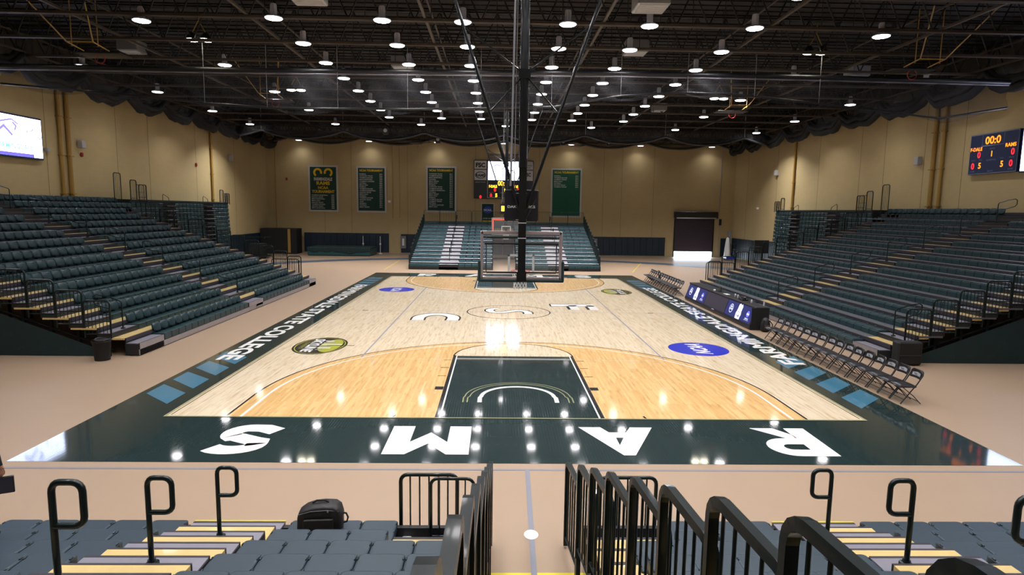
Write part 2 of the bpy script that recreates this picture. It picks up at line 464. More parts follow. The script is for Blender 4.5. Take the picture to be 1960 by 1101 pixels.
b = MB(); b.box(14, YF+.36, -.25, 26, YF+14, -.02); b.build('ground_outside', ['asph'], kind='structure')

# ceiling joists, one object each, along X; sharing one mesh
def joist_mesh():
    b = MB(); L = XR - XL - 0.02; z0, z1 = 11.12, 12.5
    x0 = XL + .01
    for dy in (-.06, .06):
        b.box(x0, dy-.035, z0, x0+L, dy+.035, z0+.09, 1)
        b.box(x0, dy-.03, z1-.08, x0+L, dy+.03, z1, 0)
    n = 40; st = L/n
    for i in range(n):
        xa = x0 + i*st; xb = xa + st/2; xc = xa + st
        b.tube([(xa,0,z0+.04),(xb,0,z1-.04)], .03, 5); b.tube([(xb,0,z1-.04),(xc,0,z0+.04)], .03, 5)
        b.tube([(xb,0,z0+.04),(xb,0,z1-.04)], .015, 4)
    return b
jb = joist_mesh()
j0 = jb.build('ceiling_joist', ['steel','chord'], kind='structure')
JY = [10.35 + 3.33*k for k in range(-8, 12)] + [49.2]
j0.location = (0, JY[0], 0)
for y in JY[1:]:
    j = j0.copy(); col.objects.link(j); j.location = (0, y, 0)
k0 = None
for x in (-22.0, -15.9, -9.5, -3.2, 3.2, 9.3, 15.6, 21.9):
    if k0 is None:
        b = MB(); b.box(-.05, YN+.02, 11.215, .05, YF-.02, 11.30); b.box(-.03, YN+.02, 12.0, .03, YF-.02, 12.06)
        k0 = b.build('ceiling_beam', ['chord'], kind='structure'); k0.location = (x, 0, 0)
    else:
        k = k0.copy(); col.objects.link(k); k.location = (x, 0, 0)

# ------------------------------------------------------------------ court
CW, CL = 7.62, 28.65
court = MB()
CM = ['green','maple','stain','white','black','gold','teal','blue','lime','greyln','faintln']
G_, MP_, ST_, WH_, BK_, GO_, TE_, BL_, LI_, GL_, FL_ = range(11)
E_ = 0.0012
court.box(-9.05, -2.42, -.003, 9.05, 30.95, 0.0, G_)
court.poly([(-CW,0),(CW,0),(CW,CL),(-CW,CL)], E_, MP_)
def flipy(p, far): return (p[0], CL - p[1]) if far else p
def cpoly(pts, z, mi, far):
    q = [flipy(p, far) for p in pts]
    if far: q.reverse()
    court.poly(q, z*E_, mi)
def cst(pts, w, z, mi, far, closed=False):
    q = [flipy(p, far) for p in pts]
    if far: q.reverse()
    court.stroke(q, w, z*E_, mi, closed=closed)
for far in (False, True):
    cpoly([(-6.32,0),(6.32,0)] + arc(0,1.6,6.32,0,180,64), 2, ST_, far)
    cst([(6.30,0),(6.30,1.6)] + arc(0,1.6,6.30,0,180,64)[1:] + [(-6.30,0)], .05, 3, BK_, far)
    cst([(5.99,0),(5.99,1.6)] + arc(0,1.6,5.99,0,180,64)[1:] + [(-5.99,0)], .055, 3, WH_, far)
    # free throw semicircle and lane
    cpoly([(-1.83,5.79)] + [(1.83,5.79)] + arc(0,5.79,1.83,0,180,40)[1:-1], 4, MP_, far)
    cst(arc(0,5.79,1.83,0,180,40), .05, 5, BK_, far)
    cpoly([(-1.80,0),(1.80,0),(1.80,5.79),(-1.80,5.79)], 4, G_, far)
    for sx in (-1, 1):
        cst([(sx*1.80,0),(sx*1.80,5.85)], .09, 5, BK_, far)
        cst([(sx*1.735,0),(sx*1.735,5.79)], .035, 6, WH_, far)
        cst([(sx*1.85,2.28),(sx*2.06,2.28)], .26, 5, BK_, far)
        for yy in (3.45, 4.35, 5.25):
            cst([(sx*1.87,yy),(sx*2.1,yy)], .03, 5, BK_, far)
        cst([(sx*2.75,0),(sx*2.72,.18)], .05, 5, BK_, far)
        cst([(sx*7.58,0),(sx*7.58,CL/2)], .045, 4, GO_, far)
        cst([(sx*7.50,0.1),(sx*7.50,CL/2)], .02, 4, BK_, far)
        cst([(sx*7.5,8.55),(sx*6.6,8.55)], .03, 4, GL_, far)
    cst([(-1.72,5.46),(1.72,5.46)], .035, 6, WH_, far)
    cst([(-1.30,1.12),(-1.30,1.5)] + arc(0,1.55,1.27,178,2,40) + [(1.30,1.5),(1.30,1.12)], .03, 6, GO_, far)
    cst([(-1.20,1.12),(-1.20,1.5)] + arc(0,1.55,1.15,178,2,40) + [(1.20,1.5),(1.20,1.12)], .03, 6, GO_, far)
    cst([(-.91,1.12),(-.91,1.5)] + arc(0,1.55,.88,178,2,40) + [(.91,1.5),(.91,1.12)], .10, 6, WH_, far)
    cst([(-7.6,0.0),(7.6,0.0)], .05, 7, GO_, far)
# half way line, centre circle, volleyball lines
cst([(-7.6,CL/2),(7.6,CL/2)], .035, 3, GL_, False)
court.stroke(arc(0,CL/2,1.83,0,360,64)[:-1], .05, 4*E_, BK_, closed=True)
for sx in (-1, 1):
    cst([(sx*4.6,5.5),(sx*4.6,23.1)], .05, 5, GL_, False)
    cst([(sx*6.2,CL/2),(sx*6.45,CL/2)], .09, 5, BK_, False)
for yy in (5.35, 11.2, 17.4, 23.1):
    cst([(-4.6,yy),(4.6,yy)], .03, 4.5, FL_, False)
# F S C around the centre, each letter's foot towards -X
def T2(pts, dx=0, dy=0): return [(p[0]+dx, p[1]+dy) for p in pts]
FSC = [([(2.05,16.42),(4.1,16.42)], .66), ([(3.07,16.42),(3.07,15.1)], .40), ([(3.95,16.42),(3.95,15.08)], .40)]
for (p, w_) in FSC:
    court.stroke(T2(p,-.07,.03), w_+.12, 5*E_, BK_); court.stroke(p, w_, 6*E_, WH_)
Cp = [(-3.72,12.0)] + arc(-3.02,12.55,.72,180,0,24,ry=.92)[0:] + [(-2.32,12.0)]
for dw, z_, mi_ in ((.15,5,BK_),(0,6,WH_)):
    court.stroke(T2(Cp,-.02,0), .48+dw, z_*E_, mi_)
Sp = [(-.44,15.12),(-.60,15.16),(-.76,15.05),(-.85,14.80),(-.84,14.50),(-.72,14.22),(-.52,14.08),(-.30,14.10),(-.08,14.28),(.14,14.50),(.34,14.66),(.54,14.68),(.72,14.55),(.83,14.30),(.86,14.02),(.84,13.80)]
for dw, z_, mi_ in ((.14,5,BK_),(0,6,WH_)):
    court.stroke(Sp, .34+dw, z_*E_, mi_)
# side aprons: lettering and four squares at every corner
for sx in (-1, 1):
    for far in (False, True):
        for k in range(4):
            y0 = .85 + 1.23*k
            q = [(sx*8.88,y0+.80),(sx*8.88,y0+1.62-.02),(sx*7.98,y0+.86),(sx*7.98,y0)] if not far else [(sx*8.88,CL-y0-.06),(sx*8.88,CL-y0-.9),(sx*7.98,CL-y0-.9),(sx*7.98,CL-y0-.06)]
            court.poly(q if sx < 0 else q[::-1], 2*E_, TE_)
    court.text('FARMINGDALE STATE COLLEGE', (sx*8.44, 14.35, 3*E_), (0, sx, 0), (-sx, 0, 0), .66, WH_, bold=.035, wfit=18.6, hfit=True)
# end aprons: R A M S cut as block letters (local x to the reader's right, local y up), 1.5 m tall
def block_letter(ch, place):
    if ch == 'M':
        P = [[(0,0),(.47,0),(.47,1.5),(0,1.5)], [(1.6,0),(1.13,0),(1.13,1.5),(1.6,1.5)][::-1], [(.35,1.5),(.8,.62),(.8,0),(.0,1.5)][::1], [(1.25,1.5),(.8,.62),(.8,0),(1.6,1.5)][::-1]]
        P = [[(0,0),(.44,0),(.44,.88),(0,1.5)], [(0,1.5),(.44,.88),(.8,.36),(.8,.96),(.42,1.5)], [(1.18,1.5),(.8,.96),(.8,.36),(1.16,.88),(1.6,1.5)], [(1.16,0),(1.6,0),(1.6,1.5),(1.16,.88)]]
    elif ch == 'A':
        P = [[(-.0,0),(.46,0),(.6,.3),(.71,.6),(.86,1.0),(.66,1.5)], [(1.54,0),(1.08,0),(.95,.3),(.86,.6),(.86,1.0),(.88,1.5)][::-1], [(.66,1.5),(.86,1.0),(.88,1.5)], [(.6,.3),(.95,.3),(.86,.6),(.71,.6)]]
    elif ch == 'R':
        P = [[(0,0),(.42,0),(.42,1.5),(0,1.5)], [(.42,1.18),(.42,1.5)] + arc(.72,1.04,.46,90,-90,12)[0:7] + arc(.72,1.04,.14,0,90,6), [(.42,.58),(.42,.9)] + arc(.72,1.04,.14,-90,0,6) + arc(.72,1.04,.46,0,-90,6), [(.40,.58),(.62,.58),(1.14,0),(.66,0),(.40,.40)]]
        P[1] = [(.42,1.18),(.42,1.5)] + arc(.72,1.04,.46,90,0,8) + arc(.72,1.04,.14,0,90,6)
    for q in P:
        court.add([place(p[0], p[1]) for p in q], [tuple(range(len(q)))], WH_)
S_path = [(1.02,1.22)] + arc(.66,1.06,.44,40,180,10,ry=.28)[1:] + arc(.30,.98,.08,180,200,1) + [(.36,.86),(.72,.68)] + arc(.62,.46,.30,50,-90,10,ry=.30) + [(.36,.17),(.06,.34)]
for far in (False, True):
    def pl(x0):
        if not far: return lambda x, y: (x0 - x, -.53 - y, 3*E_)
        return lambda x, y: (-x0 + x, CL + .45 + y*1.0, 3*E_)
    block_letter('R', pl(5.92)); block_letter('A', pl(2.73)); block_letter('M', pl(-1.02))
    p3 = pl(-4.84)
    court.stroke(S_path, .40, 0, WH_, fn=lambda x, y: p3(x*.98, y))
# round emblems
for (cx, cy, sgn) in ((6.15, 7.08, 1), (-6.12, 21.7, -1)):
    court.disc((cx,cy,3*E_), .97, 40, BL_, ry=1.02)
    court.text('NCAA', (cx, cy+sgn*.1, 4*E_), (0, sgn, 0), (-sgn, 0, 0), .5, WH_, bold=.03, wfit=1.5, shear=.3)
for (cx, cy, sgn) in ((-6.27, 7.1, -1), (6.2, 21.75, 1)):
    court.disc((cx,cy,3*E_), .84, 40, BK_, ry=1.28)
    court.stroke(arc(cx,cy,.76,0,360,40,ry=1.18)[:-1], .035, 4*E_, LI_, closed=True)
    court.disc((cx+sgn*-.34,cy,4*E_), .34, 24, LI_, ry=.95)
    for k, dy in enumerate((-.62,-.36,-.1,.16,.42,.68)):
        ln = (.26,.42,.34,.66,.4,.28)[k]
        court.stroke([(cx-sgn*.0, cy+dy),(cx-sgn*ln, cy+dy)], .10, 5*E_, WH_ if k % 2 else GL_)
    court.stroke([(cx-sgn*.2,cy+.02),(cx-sgn*1.1,cy+.02)], .05, 5.5*E_, BK_)
    court.text('SKYLINE', (cx+sgn*.22, cy, 6*E_), (0, sgn, 0), (-sgn, 0, 0), .34, WH_, bold=.03, wfit=1.9, shear=.2)
    court.text('CONFERENCE', (cx+sgn*.52, cy, 6*E_), (0, sgn, 0), (-sgn, 0, 0), .12, LI_, wfit=1.0)
court.build('floor_court', CM, kind='structure')

b = MB()
b.box(-14, -2.72, -.003, 14, -2.66, .001, 0)
b.stroke([(.03,-2.66),(-.04,-6.2),(-.03,-19)], .075, .0012, 0)
b.disc((-.02,-4.88,.003), .10, 24, 1, ry=.13)
b.box(-.62, -5.9, -.003, .62, -5.80, .001, 2)
# curved running track band beyond the court and round its corners
tr = []
for k in range(0, 41):
    a = R(20 + 140*k/40); tr.append((18.5*math.cos(a)*1.13, 30.2 + 15.0*math.sin(a)))
b.stroke(tr, 1.9, .0012, 3)
b.stroke([(-8.86,33.0),(-9.1,42.0)], .06, .002, 2); b.stroke([(9.6,33.3),(12.2,42.0)], .06, .002, 2)
b.poly([(15.9,5.1),(16.1,2.0),(23.4,2.0),(23.4,5.1)], .0012, 4); b.stroke([(15.8,5.1),(17.3,1.9)], .06, .002, 1)
b.build('floor_markings', ['fline','wht','yelfl','track','navyfl'], kind='structure')

# ------------------------------------------------------------------ roller door and its daylight
d = MB()
z = .62
while z < DZ:
    z1 = min(z+.095, DZ); d.cbox(DX0-.02, YF-.05, z, DX1+.02, YF-.02, z1, .012); z = z1
o = d.build('door_1', ['shut'], kind='structure')
d = MB(); d.cbox(DX0-.18, YF-.62, DZ-.05, DX1+.3, YF-.02, DZ+.62, .05); d.build('shutter_box', ['blk'], o)
d = MB(); d.lathe([(.07,0),(.07,DX1-DX0+.1)], 12, (DX0-.02,YF-.6,DZ-.02), axis='x'); d.build('shutter_tube', ['alu'], o)
d = MB()
for x in (DX0-.1, DX1): d.box(x, YF-.1, 0, x+.1, YF-.01, DZ)
d.build('guide_rail', ['blk'], o)
d = MB(); d.cbox(DX0, YF-.07, .56, DX1, YF-.03, .63, .01); d.build('bottom_bar', ['blk'], o)

def double_door(name, x, w=1.8, h=2.2):
    d = MB()
    for sx in (-1, 1): d.cbox(x+sx*.02, YF-.06, .02, x+sx*w/2, YF-.005, h, .01, 0)
    o = d.build(name, ['gry'], kind='structure')
    d = MB()
    d.box(x-w/2-.08, YF-.08, 0, x-w/2, YF-.005, h+.08); d.box(x+w/2, YF-.08, 0, x+w/2+.08, YF-.005, h+.08); d.box(x-w/2, YF-.08, h, x+w/2, YF-.005, h+.08)
    d.build('door_frame', ['lgry'], o)
    d = MB()
    for sx in (-1, 1): d.tube([(x+sx*.12, YF-.12, 1.0), (x+sx*(w/2-.12), YF-.12, 1.0)], .02)
    d.build('push_bar', ['alu'], o)
double_door('door_2', 0.0, 2.2, 2.4)

# ------------------------------------------------------------------ lamps
def make_lamp(lens='lamp', r=.29):
    t = thing('high_bay_lamp', '', 'lamp')
    b = MB(); b.lathe([(.10,.02),(.105,.40),(.10,.44)], 14)
    for k in range(12):
        a = 2*PI*k/12; b.tube([(.105*math.cos(a),.105*math.sin(a),.03),(.105*math.cos(a),.105*math.sin(a),.4)], .012, 4)
    b.build('housing', ['house'], t)
    b = MB(); b.lathe([(.11,.05),(r*.8,.035),(r+.02,-.01),(r+.02,-.035),(r,-.04)], 24); b.build('reflector', ['house'], t)
    b = MB(); b.lathe([(r,-.042),(r*.92,-.062),(r*.5,-.075),(.001,-.078)], 24); b.build('lens', [lens], t)
    b = MB(); b.tube([(0,0,.42),(0,0,1.64)], .012, 6); b.build('hanger', ['steel'], t)
    ld = bpy.data.lights.new('beam', 'AREA'); ld.shape = 'DISK'; ld.size = 2*r*.9; ld.spread = R(125); ld.energy = LAMP_W; ld.color = (1.0, .97, .96)
    lo = bpy.data.objects.new('beam', ld); lo.location = (0,0,-.085); col.objects.link(lo); lo.parent = t
    return t
ZL = 11.03
proto = make_lamp(); first = True
cols_in = [-8.4, -4.65, -1.83, 1.86, 4.75, 8.5]
cols_out = [-20.3, -13.3, 13.45, 20.35]
cols_back = [-20.0, -13.2, -6.55, 0.0, 6.65, 13.5, 20.6]
def put_lamp(x, y, label):
    global first
    if first: proto.location = (x, y, ZL); proto['label'] = label; proto['group'] = 'high bay ceiling lamps'; first = False
    else: dup(proto, (x, y, ZL), 0, label, 'high bay ceiling lamps')
rows_in = [9.85 + 3.33*k for k in range(-6, 8)]
for ri, y in enumerate(rows_in):
    for ci, x in enumerate(cols_in):
        if ri < 5 and ri % 2 == 0 and ci in (2,3): pass
        put_lamp(x, y, 'high bay lamp over the court, row %s from behind the camera, %s of six across' % (ORD[ri], ORD[ci]))
for yi, y in enumerate([-9.6, -2.8, 3.6]):
    for ci, x in enumerate(cols_out):
        put_lamp(x, y, 'high bay lamp %s the camera, over the %s' % (('behind','above','just past')[yi], ('left wall stand side','left stand edge','right stand edge','right wall stand side')[ci]))
for ri, y in enumerate([10.5, 17.35, 23.9, 30.4, 37.3]):
    for ci, x in enumerate(cols_out):
        if ci in (0,3): y2 = [11.4, 18.1, 24.7, 31.7, 38.3][ri]
        else: y2 = y
        put_lamp(x, y2, 'high bay lamp above the %s, %s in line going away' % (('left stand by the wall','front rows of the left stand','front rows of the right stand','right stand by the wall')[ci], ORD[ri]))
for x, nm in ((-6.55,'left of centre'), (0.0,'in the centre'), (6.7,'right of centre')):
    put_lamp(x, 36.8, 'high bay lamp over the far baseline stand, %s' % nm)
for ci, x in enumerate(cols_back):
    put_lamp(x, 49.6, 'small distant high bay lamp beside the far wall, %s of seven from the left' % ORD[ci])
for o in list(bpy.data.objects):
    if o.type == 'LIGHT' and o.parent and o.parent.location.y > 49:
        o.data = o.data.copy(); o.data.energy = LAMP_W*.25
        for c in o.parent.children:
            if c.name.startswith('lens'): c.data = c.data.copy(); c.data.materials[0] = M['lampd']
    elif o.type == 'LIGHT' and o.parent and o.parent.location.y > 27:
        o.data = o.data.copy(); o.data.energy = LAMP_W*(6.0 if o.parent.location.y > 35 else 1.6)
for i, (x, y) in enumerate([(-12.85,13.9),(12.75,13.95),(-12.3,24.6),(12.5,24.8)]):
    t = thing('twin_spot_lamp', 'warm twin lamp hung in the trusses above the %s' % ('left stand, nearer pair','right stand, nearer pair','left stand, farther pair','right stand, farther pair')[i], 'lamp', (x, y, 11.25), 0, 'warm twin lamps in the trusses')
    for sx in (-.28, .28):
        b = MB(); b.lathe([(.10,.25),(.2,.1),(.25,0),(.24,-.01)], 18, (sx,0,0)); b.build('shade', ['blk'], t)
        b = MB(); b.lathe([(.245,-.012),(.24,-.05),(.15,-.075),(.001,-.085)], 18, (sx,0,0)); b.build('lens', ['warm'], t)
        b = MB(); b.tube([(sx,0,.24),(0,0,.75),(0,0,1.2)], .02, 6, 0); b.build('bracket', ['pipe'], t)

# ------------------------------------------------------------------ stand (bleacher) generator
# local frame: x along the rows, y backwards (up the stand), z up
def seat_mesh(style):
    """one seat module, 0.45 wide, front edge at y=0, seat top at z=0"""
    b = MB(); w = .224
    def slab(x, y0, y1, z0, z1, mi, rc=.045):
        # rounded front corners, softened top edge
        ol = []
        for (cx, cy, a0) in ((x-rc, y1-rc*.5, 0), (-x+rc, y1-rc*.5, 90), (-x+rc, y0+rc, 180), (x-rc, y0+rc, 270)):
            rr = rc if a0 >= 180 else rc*.5
            for k in range(4):
                a = R(a0 + 30*k); ol.append((cx + (rc if a0 in (180,270) else rc)*math.cos(a), cy + rr*math.sin(a)))
        n = len(ol); c = .012
        def sh(p, k): return (p[0]*(1-k/x), y0 + (p[1]-y0)*(1-2*k/(y1-y0)) + k)
        rings = [[(p[0],p[1],z0) for p in ol], [(p[0],p[1],z1-c) for p in ol], [(*sh(p,c*.6), z1-c*.3) for p in ol], [(*sh(p,c*1.8), z1) for p in ol]]
        vs = sum(rings, []); fs = [tuple(range(n-1,-1,-1)), tuple(range(3*n,4*n))]
        for r_ in range(3):
            for i in range(n):
                j = (i+1) % n; fs.append((r_*n+i, r_*n+j, (r_+1)*n+j, (r_+1)*n+i))
        b.add(vs, fs, mi)
    slab(w, 0, .44 if style != 'near' else .58, -.20 if style != 'near' else -.10, 0, 0)
    if style == 'near':
        b.cbox(-w+.02, .02, -.2, w-.02, .4, -.1, .01, 2)
        # hinge knuckles along the seam
        for sx in (-1, 1):
            for yy in (.10, .30, .50): b.lathe([(.007,-.022),(.010,0),(.007,.022)], 6, (sx*.214,yy,.002), 1, axis='y')
    if style == 'folded':
        slab(w-.012, .03, .42, 0, .035, 0)
        for sx in (-1, 1):
            b.lathe([(.028,-.035),(.032,0),(.028,.035)], 8, (sx*.18,.42,.03), 1, axis='x')
        b.lathe([(.022,-.05),(.026,0),(.022,.05)], 8, (0,.36,.045), 1, axis='x')
    if style == 'back':
        # upright curved back with rounded shoulders
        n = 9; rows = [(.06,.285,.80),(.10,.29,.95),(.16,.30,1.0),(.22,.315,1.0),(.275,.33,.94),(.305,.345,.80),(.318,.355,.6)]
        for face, off in ((0,0),(1,.045)):
            pass
        vs = []
        for (zz, yy, ws) in rows:
            for k in range(n):
                u = -1 + 2*k/(n-1); vs.append((u*w*.985*ws, yy + .045*(1-u*u)*-1 + .03, zz))
        m_ = len(vs)
        for (zz, yy, ws) in rows:
            for k in range(n):
                u = -1 + 2*k/(n-1); vs.append((u*w*.985*ws, yy + .045*(1-u*u)*-1 + .085, zz))
        fs = []
        for i in range(len(rows)-1):
            for k in range(n-1):
                a = i*n+k; fs.append((a, a+1, a+n+1, a+n)); fs.append((m_+a, m_+a+n, m_+a+n+1, m_+a+1))
        for i in range(len(rows)-1):
            for k in (0, n-1):
                a = i*n+k; q = (a, a+n, m_+a+n, m_+a); fs.append(q if k == 0 else q[::-1])
        for k in range(n-1):
            a = (len(rows)-1)*n+k; fs.append((a, a+1, m_+a+1, m_+a)); fs.append((k, m_+k, m_+k+1, k+1))
        b.add(vs, fs, 0, True)
        b.box(-.02, .34, -.18, .02, .375, .16, 2)
    if style == 'backup':
        pass
    return b
SEATM = {}
def seat_obj_mesh(style, matn):
    key = (style, matn)
    if key not in SEATM:
        o = seat_mesh(style).build('seat', [matn, 'seatd', 'blkm']); SEATM[key] = o.data; bpy.data.objects.remove(o)
    return SEATM[key]

def guard(b, p0, p1, h=1.05, nb=8, zb=(0,0), r=.022, mid=None, round_=.12, flat=None, rb=None):
    """guard panel between foot points p0 and p1 (x,y,z): rounded hoop frame and bars"""
    a, c = Vector(p0), Vector(p1); up = Vector((0,0,1)); d = (c-a); L = d.length; d = d.normalized() if L > 0 else Vector((1,0,0))
    ra = min(round_, L*.4)
    pts = [a]
    for k in range(5):
        t = R(90*k/4); pts.append(a + up*(h-ra) + up*ra*math.sin(t) + d*ra*(1-math.cos(t)))
    for k in range(5):
        t = R(90*k/4); pts.append(c + up*(h-ra) + up*ra*math.cos(t) - d*ra*(1-math.sin(t)))
    pts.append(c)
    b.tube(pts, r, 8, flat=flat)
    z0 = .12
    b.tube([a+up*z0, c+up*z0], r*.8, 6)
    if mid: b.tube([a+up*mid, c+up*mid], r*.7, 6)
    for k in range(1, nb):
        q = a + d*(L*k/nb); e = min(L*k/nb, L-L*k/nb); top = h - (0 if e > ra else ra - math.sqrt(max(0, ra*ra-(ra-e)**2)))
        b.tube([q+up*z0, q+up*(top)], rb or r*.42, 4)

def p_bar(h=.9, w=.26, dirx=1, lean=0.0, r=.024):
    b = MB()
    a = []
    pts = [(0,0,0),(0,lean*.5,h*.45),(0,lean,h-.07)]
    for k in range(1,5):
        t = R(90*k/4); pts.append((dirx*.06*(1-math.cos(t)), lean, h-.07+.07*math.sin(t)))
    pts += [(dirx*(w-.07), lean, h)]
    for k in range(1,5):
        t = R(90*k/4); pts.append((dirx*(w-.07+.07*math.sin(t)), lean, h-.07*(1-math.cos(t))))
    pts += [(dirx*w, lean, h-.26)]
    for k in range(1,5):
        t = R(90*k/4); pts.append((dirx*(w-.07*(1-math.cos(t))), lean, h-.26-.07*math.sin(t)))
    pts += [(0, lean*.8, h-.33)]
    b.tube(pts, r, 8)
    b.cbox(-.05,-.05,0,.05,.05,.05,.01); b.lathe([(.04,0),(.036,.07)], 10)
    return b

def stand(name, label, loc, rz, nrow, pitch, rise, z0, x0, x1, secs, aisles, style, seatmat='seat', end0=True, end1=True, camw=None, dmat=('wood','nose','riser'), strips=False, low=0.0, stepm='alug', bars=None, gaps=(), rail_top=True, fascia='alu'):
    """secs: list of (xa, xb, row_from, row_to, style); aisles: list of (xa, xb)"""
    t = thing(name, label, 'bleachers', loc, rz, None)
    D = lambda i: z0 - .03 + rise*(i-1) + rise*.5 if i > 0 else .02   # deck height in front of row i (i>=1)
    # deck platforms
    spans = []
    xa = x0
    for (ga, gb) in sorted(gaps):
        spans.append((xa, ga)); xa = gb
    spans.append((xa, x1))
    for (sa, sb) in spans:
        for i in range(1, nrow+1):
            b = MB(); yb = pitch*(i-1)+.40; y1 = pitch*i+.38 if i < nrow else pitch*i+.1
            zh = D(i); zt = zh - low
            b.box(sa, yb, zt-.05, sb, y1, zt, 0)
            b.box(sa, yb-.03, zt-.10, sb, yb+.02, zt+.004, 1)
            b.box(sa, yb+.0, (D(i-1)-low) if i > 1 else .02, sb, yb+.02, zt-.05, 2)
            b.build('deck', list(dmat), t)
            if strips and sa == spans[0][0]:
                for (aa, ab) in aisles:
                    b = MB(); y_ = yb+.02 if not low else pitch*(i-1)+.34; b.box(aa, y_+.03, zh-.10, ab, pitch*i, zh+.004); b.box(aa, y_, zh-.10, ab, y_+.03, zh+.006, 1); b.build('aisle_board', ['wood','nose'], t)
        b = MB()
        b.box(sa, .02, .02, sb, .10, z0-.06, 2)
        b.box(sa, 0, .02, sb, .02, z0-.22, 0)
        for (aa, ab) in [(sa, None), (sb, None)]: pass
        b.build('front_skirting', [fascia,'nose','riser'], t)
    # aisle steps
    for (aa, ab) in aisles:
        for i in range(nrow):
            b = MB(); zt = z0 - .03 + rise*i
            yb = pitch*i
            sd = .33 if low else .40
            b.box(aa, yb, (D(i)-low if i > 0 else .02), ab, yb+sd, zt-.02, 2)
            b.box(aa, yb+.03, zt-.025, ab, yb+sd, zt, 0)
            b.box(aa, yb, zt-.03, ab, yb+.03, zt+.003, 1); b.box(aa, yb+sd, zt-.03, ab, yb+sd+.01, zt+.003, 1)
            if i == 0: b.box(aa, -.012, .2, ab, 0, zt, 3)
            b.build('aisle_step', [stepm, 'nose' if stepm != 'stepf' else 'alug', 'riser' if stepm != 'stepf' else 'stepf', fascia], t)
    # seats
    inv = (Matrix.Translation(Vector(loc)) @ Matrix.Rotation(rz, 4, 'Z'))
    cl = []
    for (sa, sb, r0, r1, st) in secs:
        n = max(1, int(round((sb-sa)/.457))); st_w = (sb-sa)/n
        for i in range(r0, r1):
            for k in range(n):
                x = sa + st_w*(k+.5); p = (x, pitch*i, z0+rise*i)
                wp = inv @ Vector(p); dd = (wp - cam.matrix_world.translation)
                vx = dd.dot(_r)/max(.01, dd.dot(_f)); vis = 0 if (dd.dot(_f) > .3 and abs(vx) < .84 and dd.dot(_u)/dd.dot(_f) > -.5) else 500
                cl.append((dd.length + vis, p, st))
    cl.sort(key=lambda q: q[0])
    for (dd, p, st) in cl[:100]:
        o = bpy.data.objects.new('seat', seat_obj_mesh(st, seatmat)); col.objects.link(o); o.parent = t; o.location = p
    if len(cl) > 100:
        b = MB()
        for (dd, p, st) in cl[100:]:
            sm = seat_mesh_cache(st)
            o_ = len(b.v)
            b.v.extend([(v[0]+p[0], v[1]+p[1], v[2]+p[2]) for v in sm.v]); b.f.extend([[o_+j for j in f] for f in sm.f]); b.m.extend(sm.m); b.sm.extend(sm.sm)
        b.build('rows_of_seats', [seatmat,'seatd','blkm'], t, kind='stuff')
    return t, D
_smc = {}
def seat_mesh_cache(st):
    if st not in _smc: _smc[st] = seat_mesh(st)
    return _smc[st]

PIT, RIS, Z0 = .8, .297, .41
# ---- left stand: local x -> +Y, local y -> -X
SL0, SL1 = 5.44, 23.6
sec = [(6.85,13.65,0,15,'back'), (15.35,22.3,0,13,'back'), (15.35,24.2,13,15,'back')]
lst, D = stand('bleachers', 'long dark green telescopic stand along the left wall, seat backs raised', (-11.15,0,0), R(90), 15, PIT, RIS, Z0, SL0, SL1,
     [(a, b_, r0, r1, s_) for (a, b_, r0, r1, s_) in sec], [(13.7,15.3),(5.46,6.8),(22.35,23.58)], 'back')
# ---- right stand: local x -> -Y, local y -> +X
sec = [(-13.62,-6.83,0,14,'folded'), (-13.62,-6.83,14,15,'back'), (-22.3,-15.3,0,13,'folded'), (-24.0,-15.3,13,14,'folded'), (-24.0,-15.3,14,15,'back')]
rst, D2 = stand('bleachers', 'long dark green telescopic stand along the right wall, seat backs folded flat', (11.15,0,0), R(-90), 15, PIT, RIS, Z0, -SL1, -SL0,
     sec, [(-15.25,-13.68),(-6.78,-5.46),(-23.58,-22.35)], 'folded', dmat=('deckg','nose','riser'), strips=True)
# ---- far stand
fst, D3 = stand('bleachers', 'small dark green stand behind the far baseline, split by a central gap', (0,33.6,0), 0, 12, .82, .24, .43, -7.15, 7.25,
     [(-7.1,-4.9,0,12,'plain'),(-3.45,-.95,0,12,'plain'),(.95,3.3,0,12,'plain'),(4.85,7.2,0,12,'plain')], [(-4.88,-3.47),(3.32,4.83)], 'plain', gaps=[(-.85,.85)], fascia='riser', dmat=('stepf','nose','riser'), stepm='stepf', seatmat='seatf')
# ---- near stand, under the camera; local x -> -X, local y -> -Y
nst, D4 = stand('bleachers', 'blue-grey near stand under the camera with a walkway gap in its middle', (0,-5.3,0), R(180), 12, .69, .246, .43, -6.9, 6.9,
     [(.92,3.2,2,12,'near'),(1.78,3.15,0,2,'near'),(4.47,6.78,0,12,'near'),(-3.10,-.95,2,12,'near'),(-3.10,-1.6,0,2,'near'),(-6.6,-4.3,0,12,'near')],
     [(3.25,4.42),(-4.25,-3.15)], 'near', seatmat='seatn', gaps=[(-.62,.62)], strips=True, low=.13)

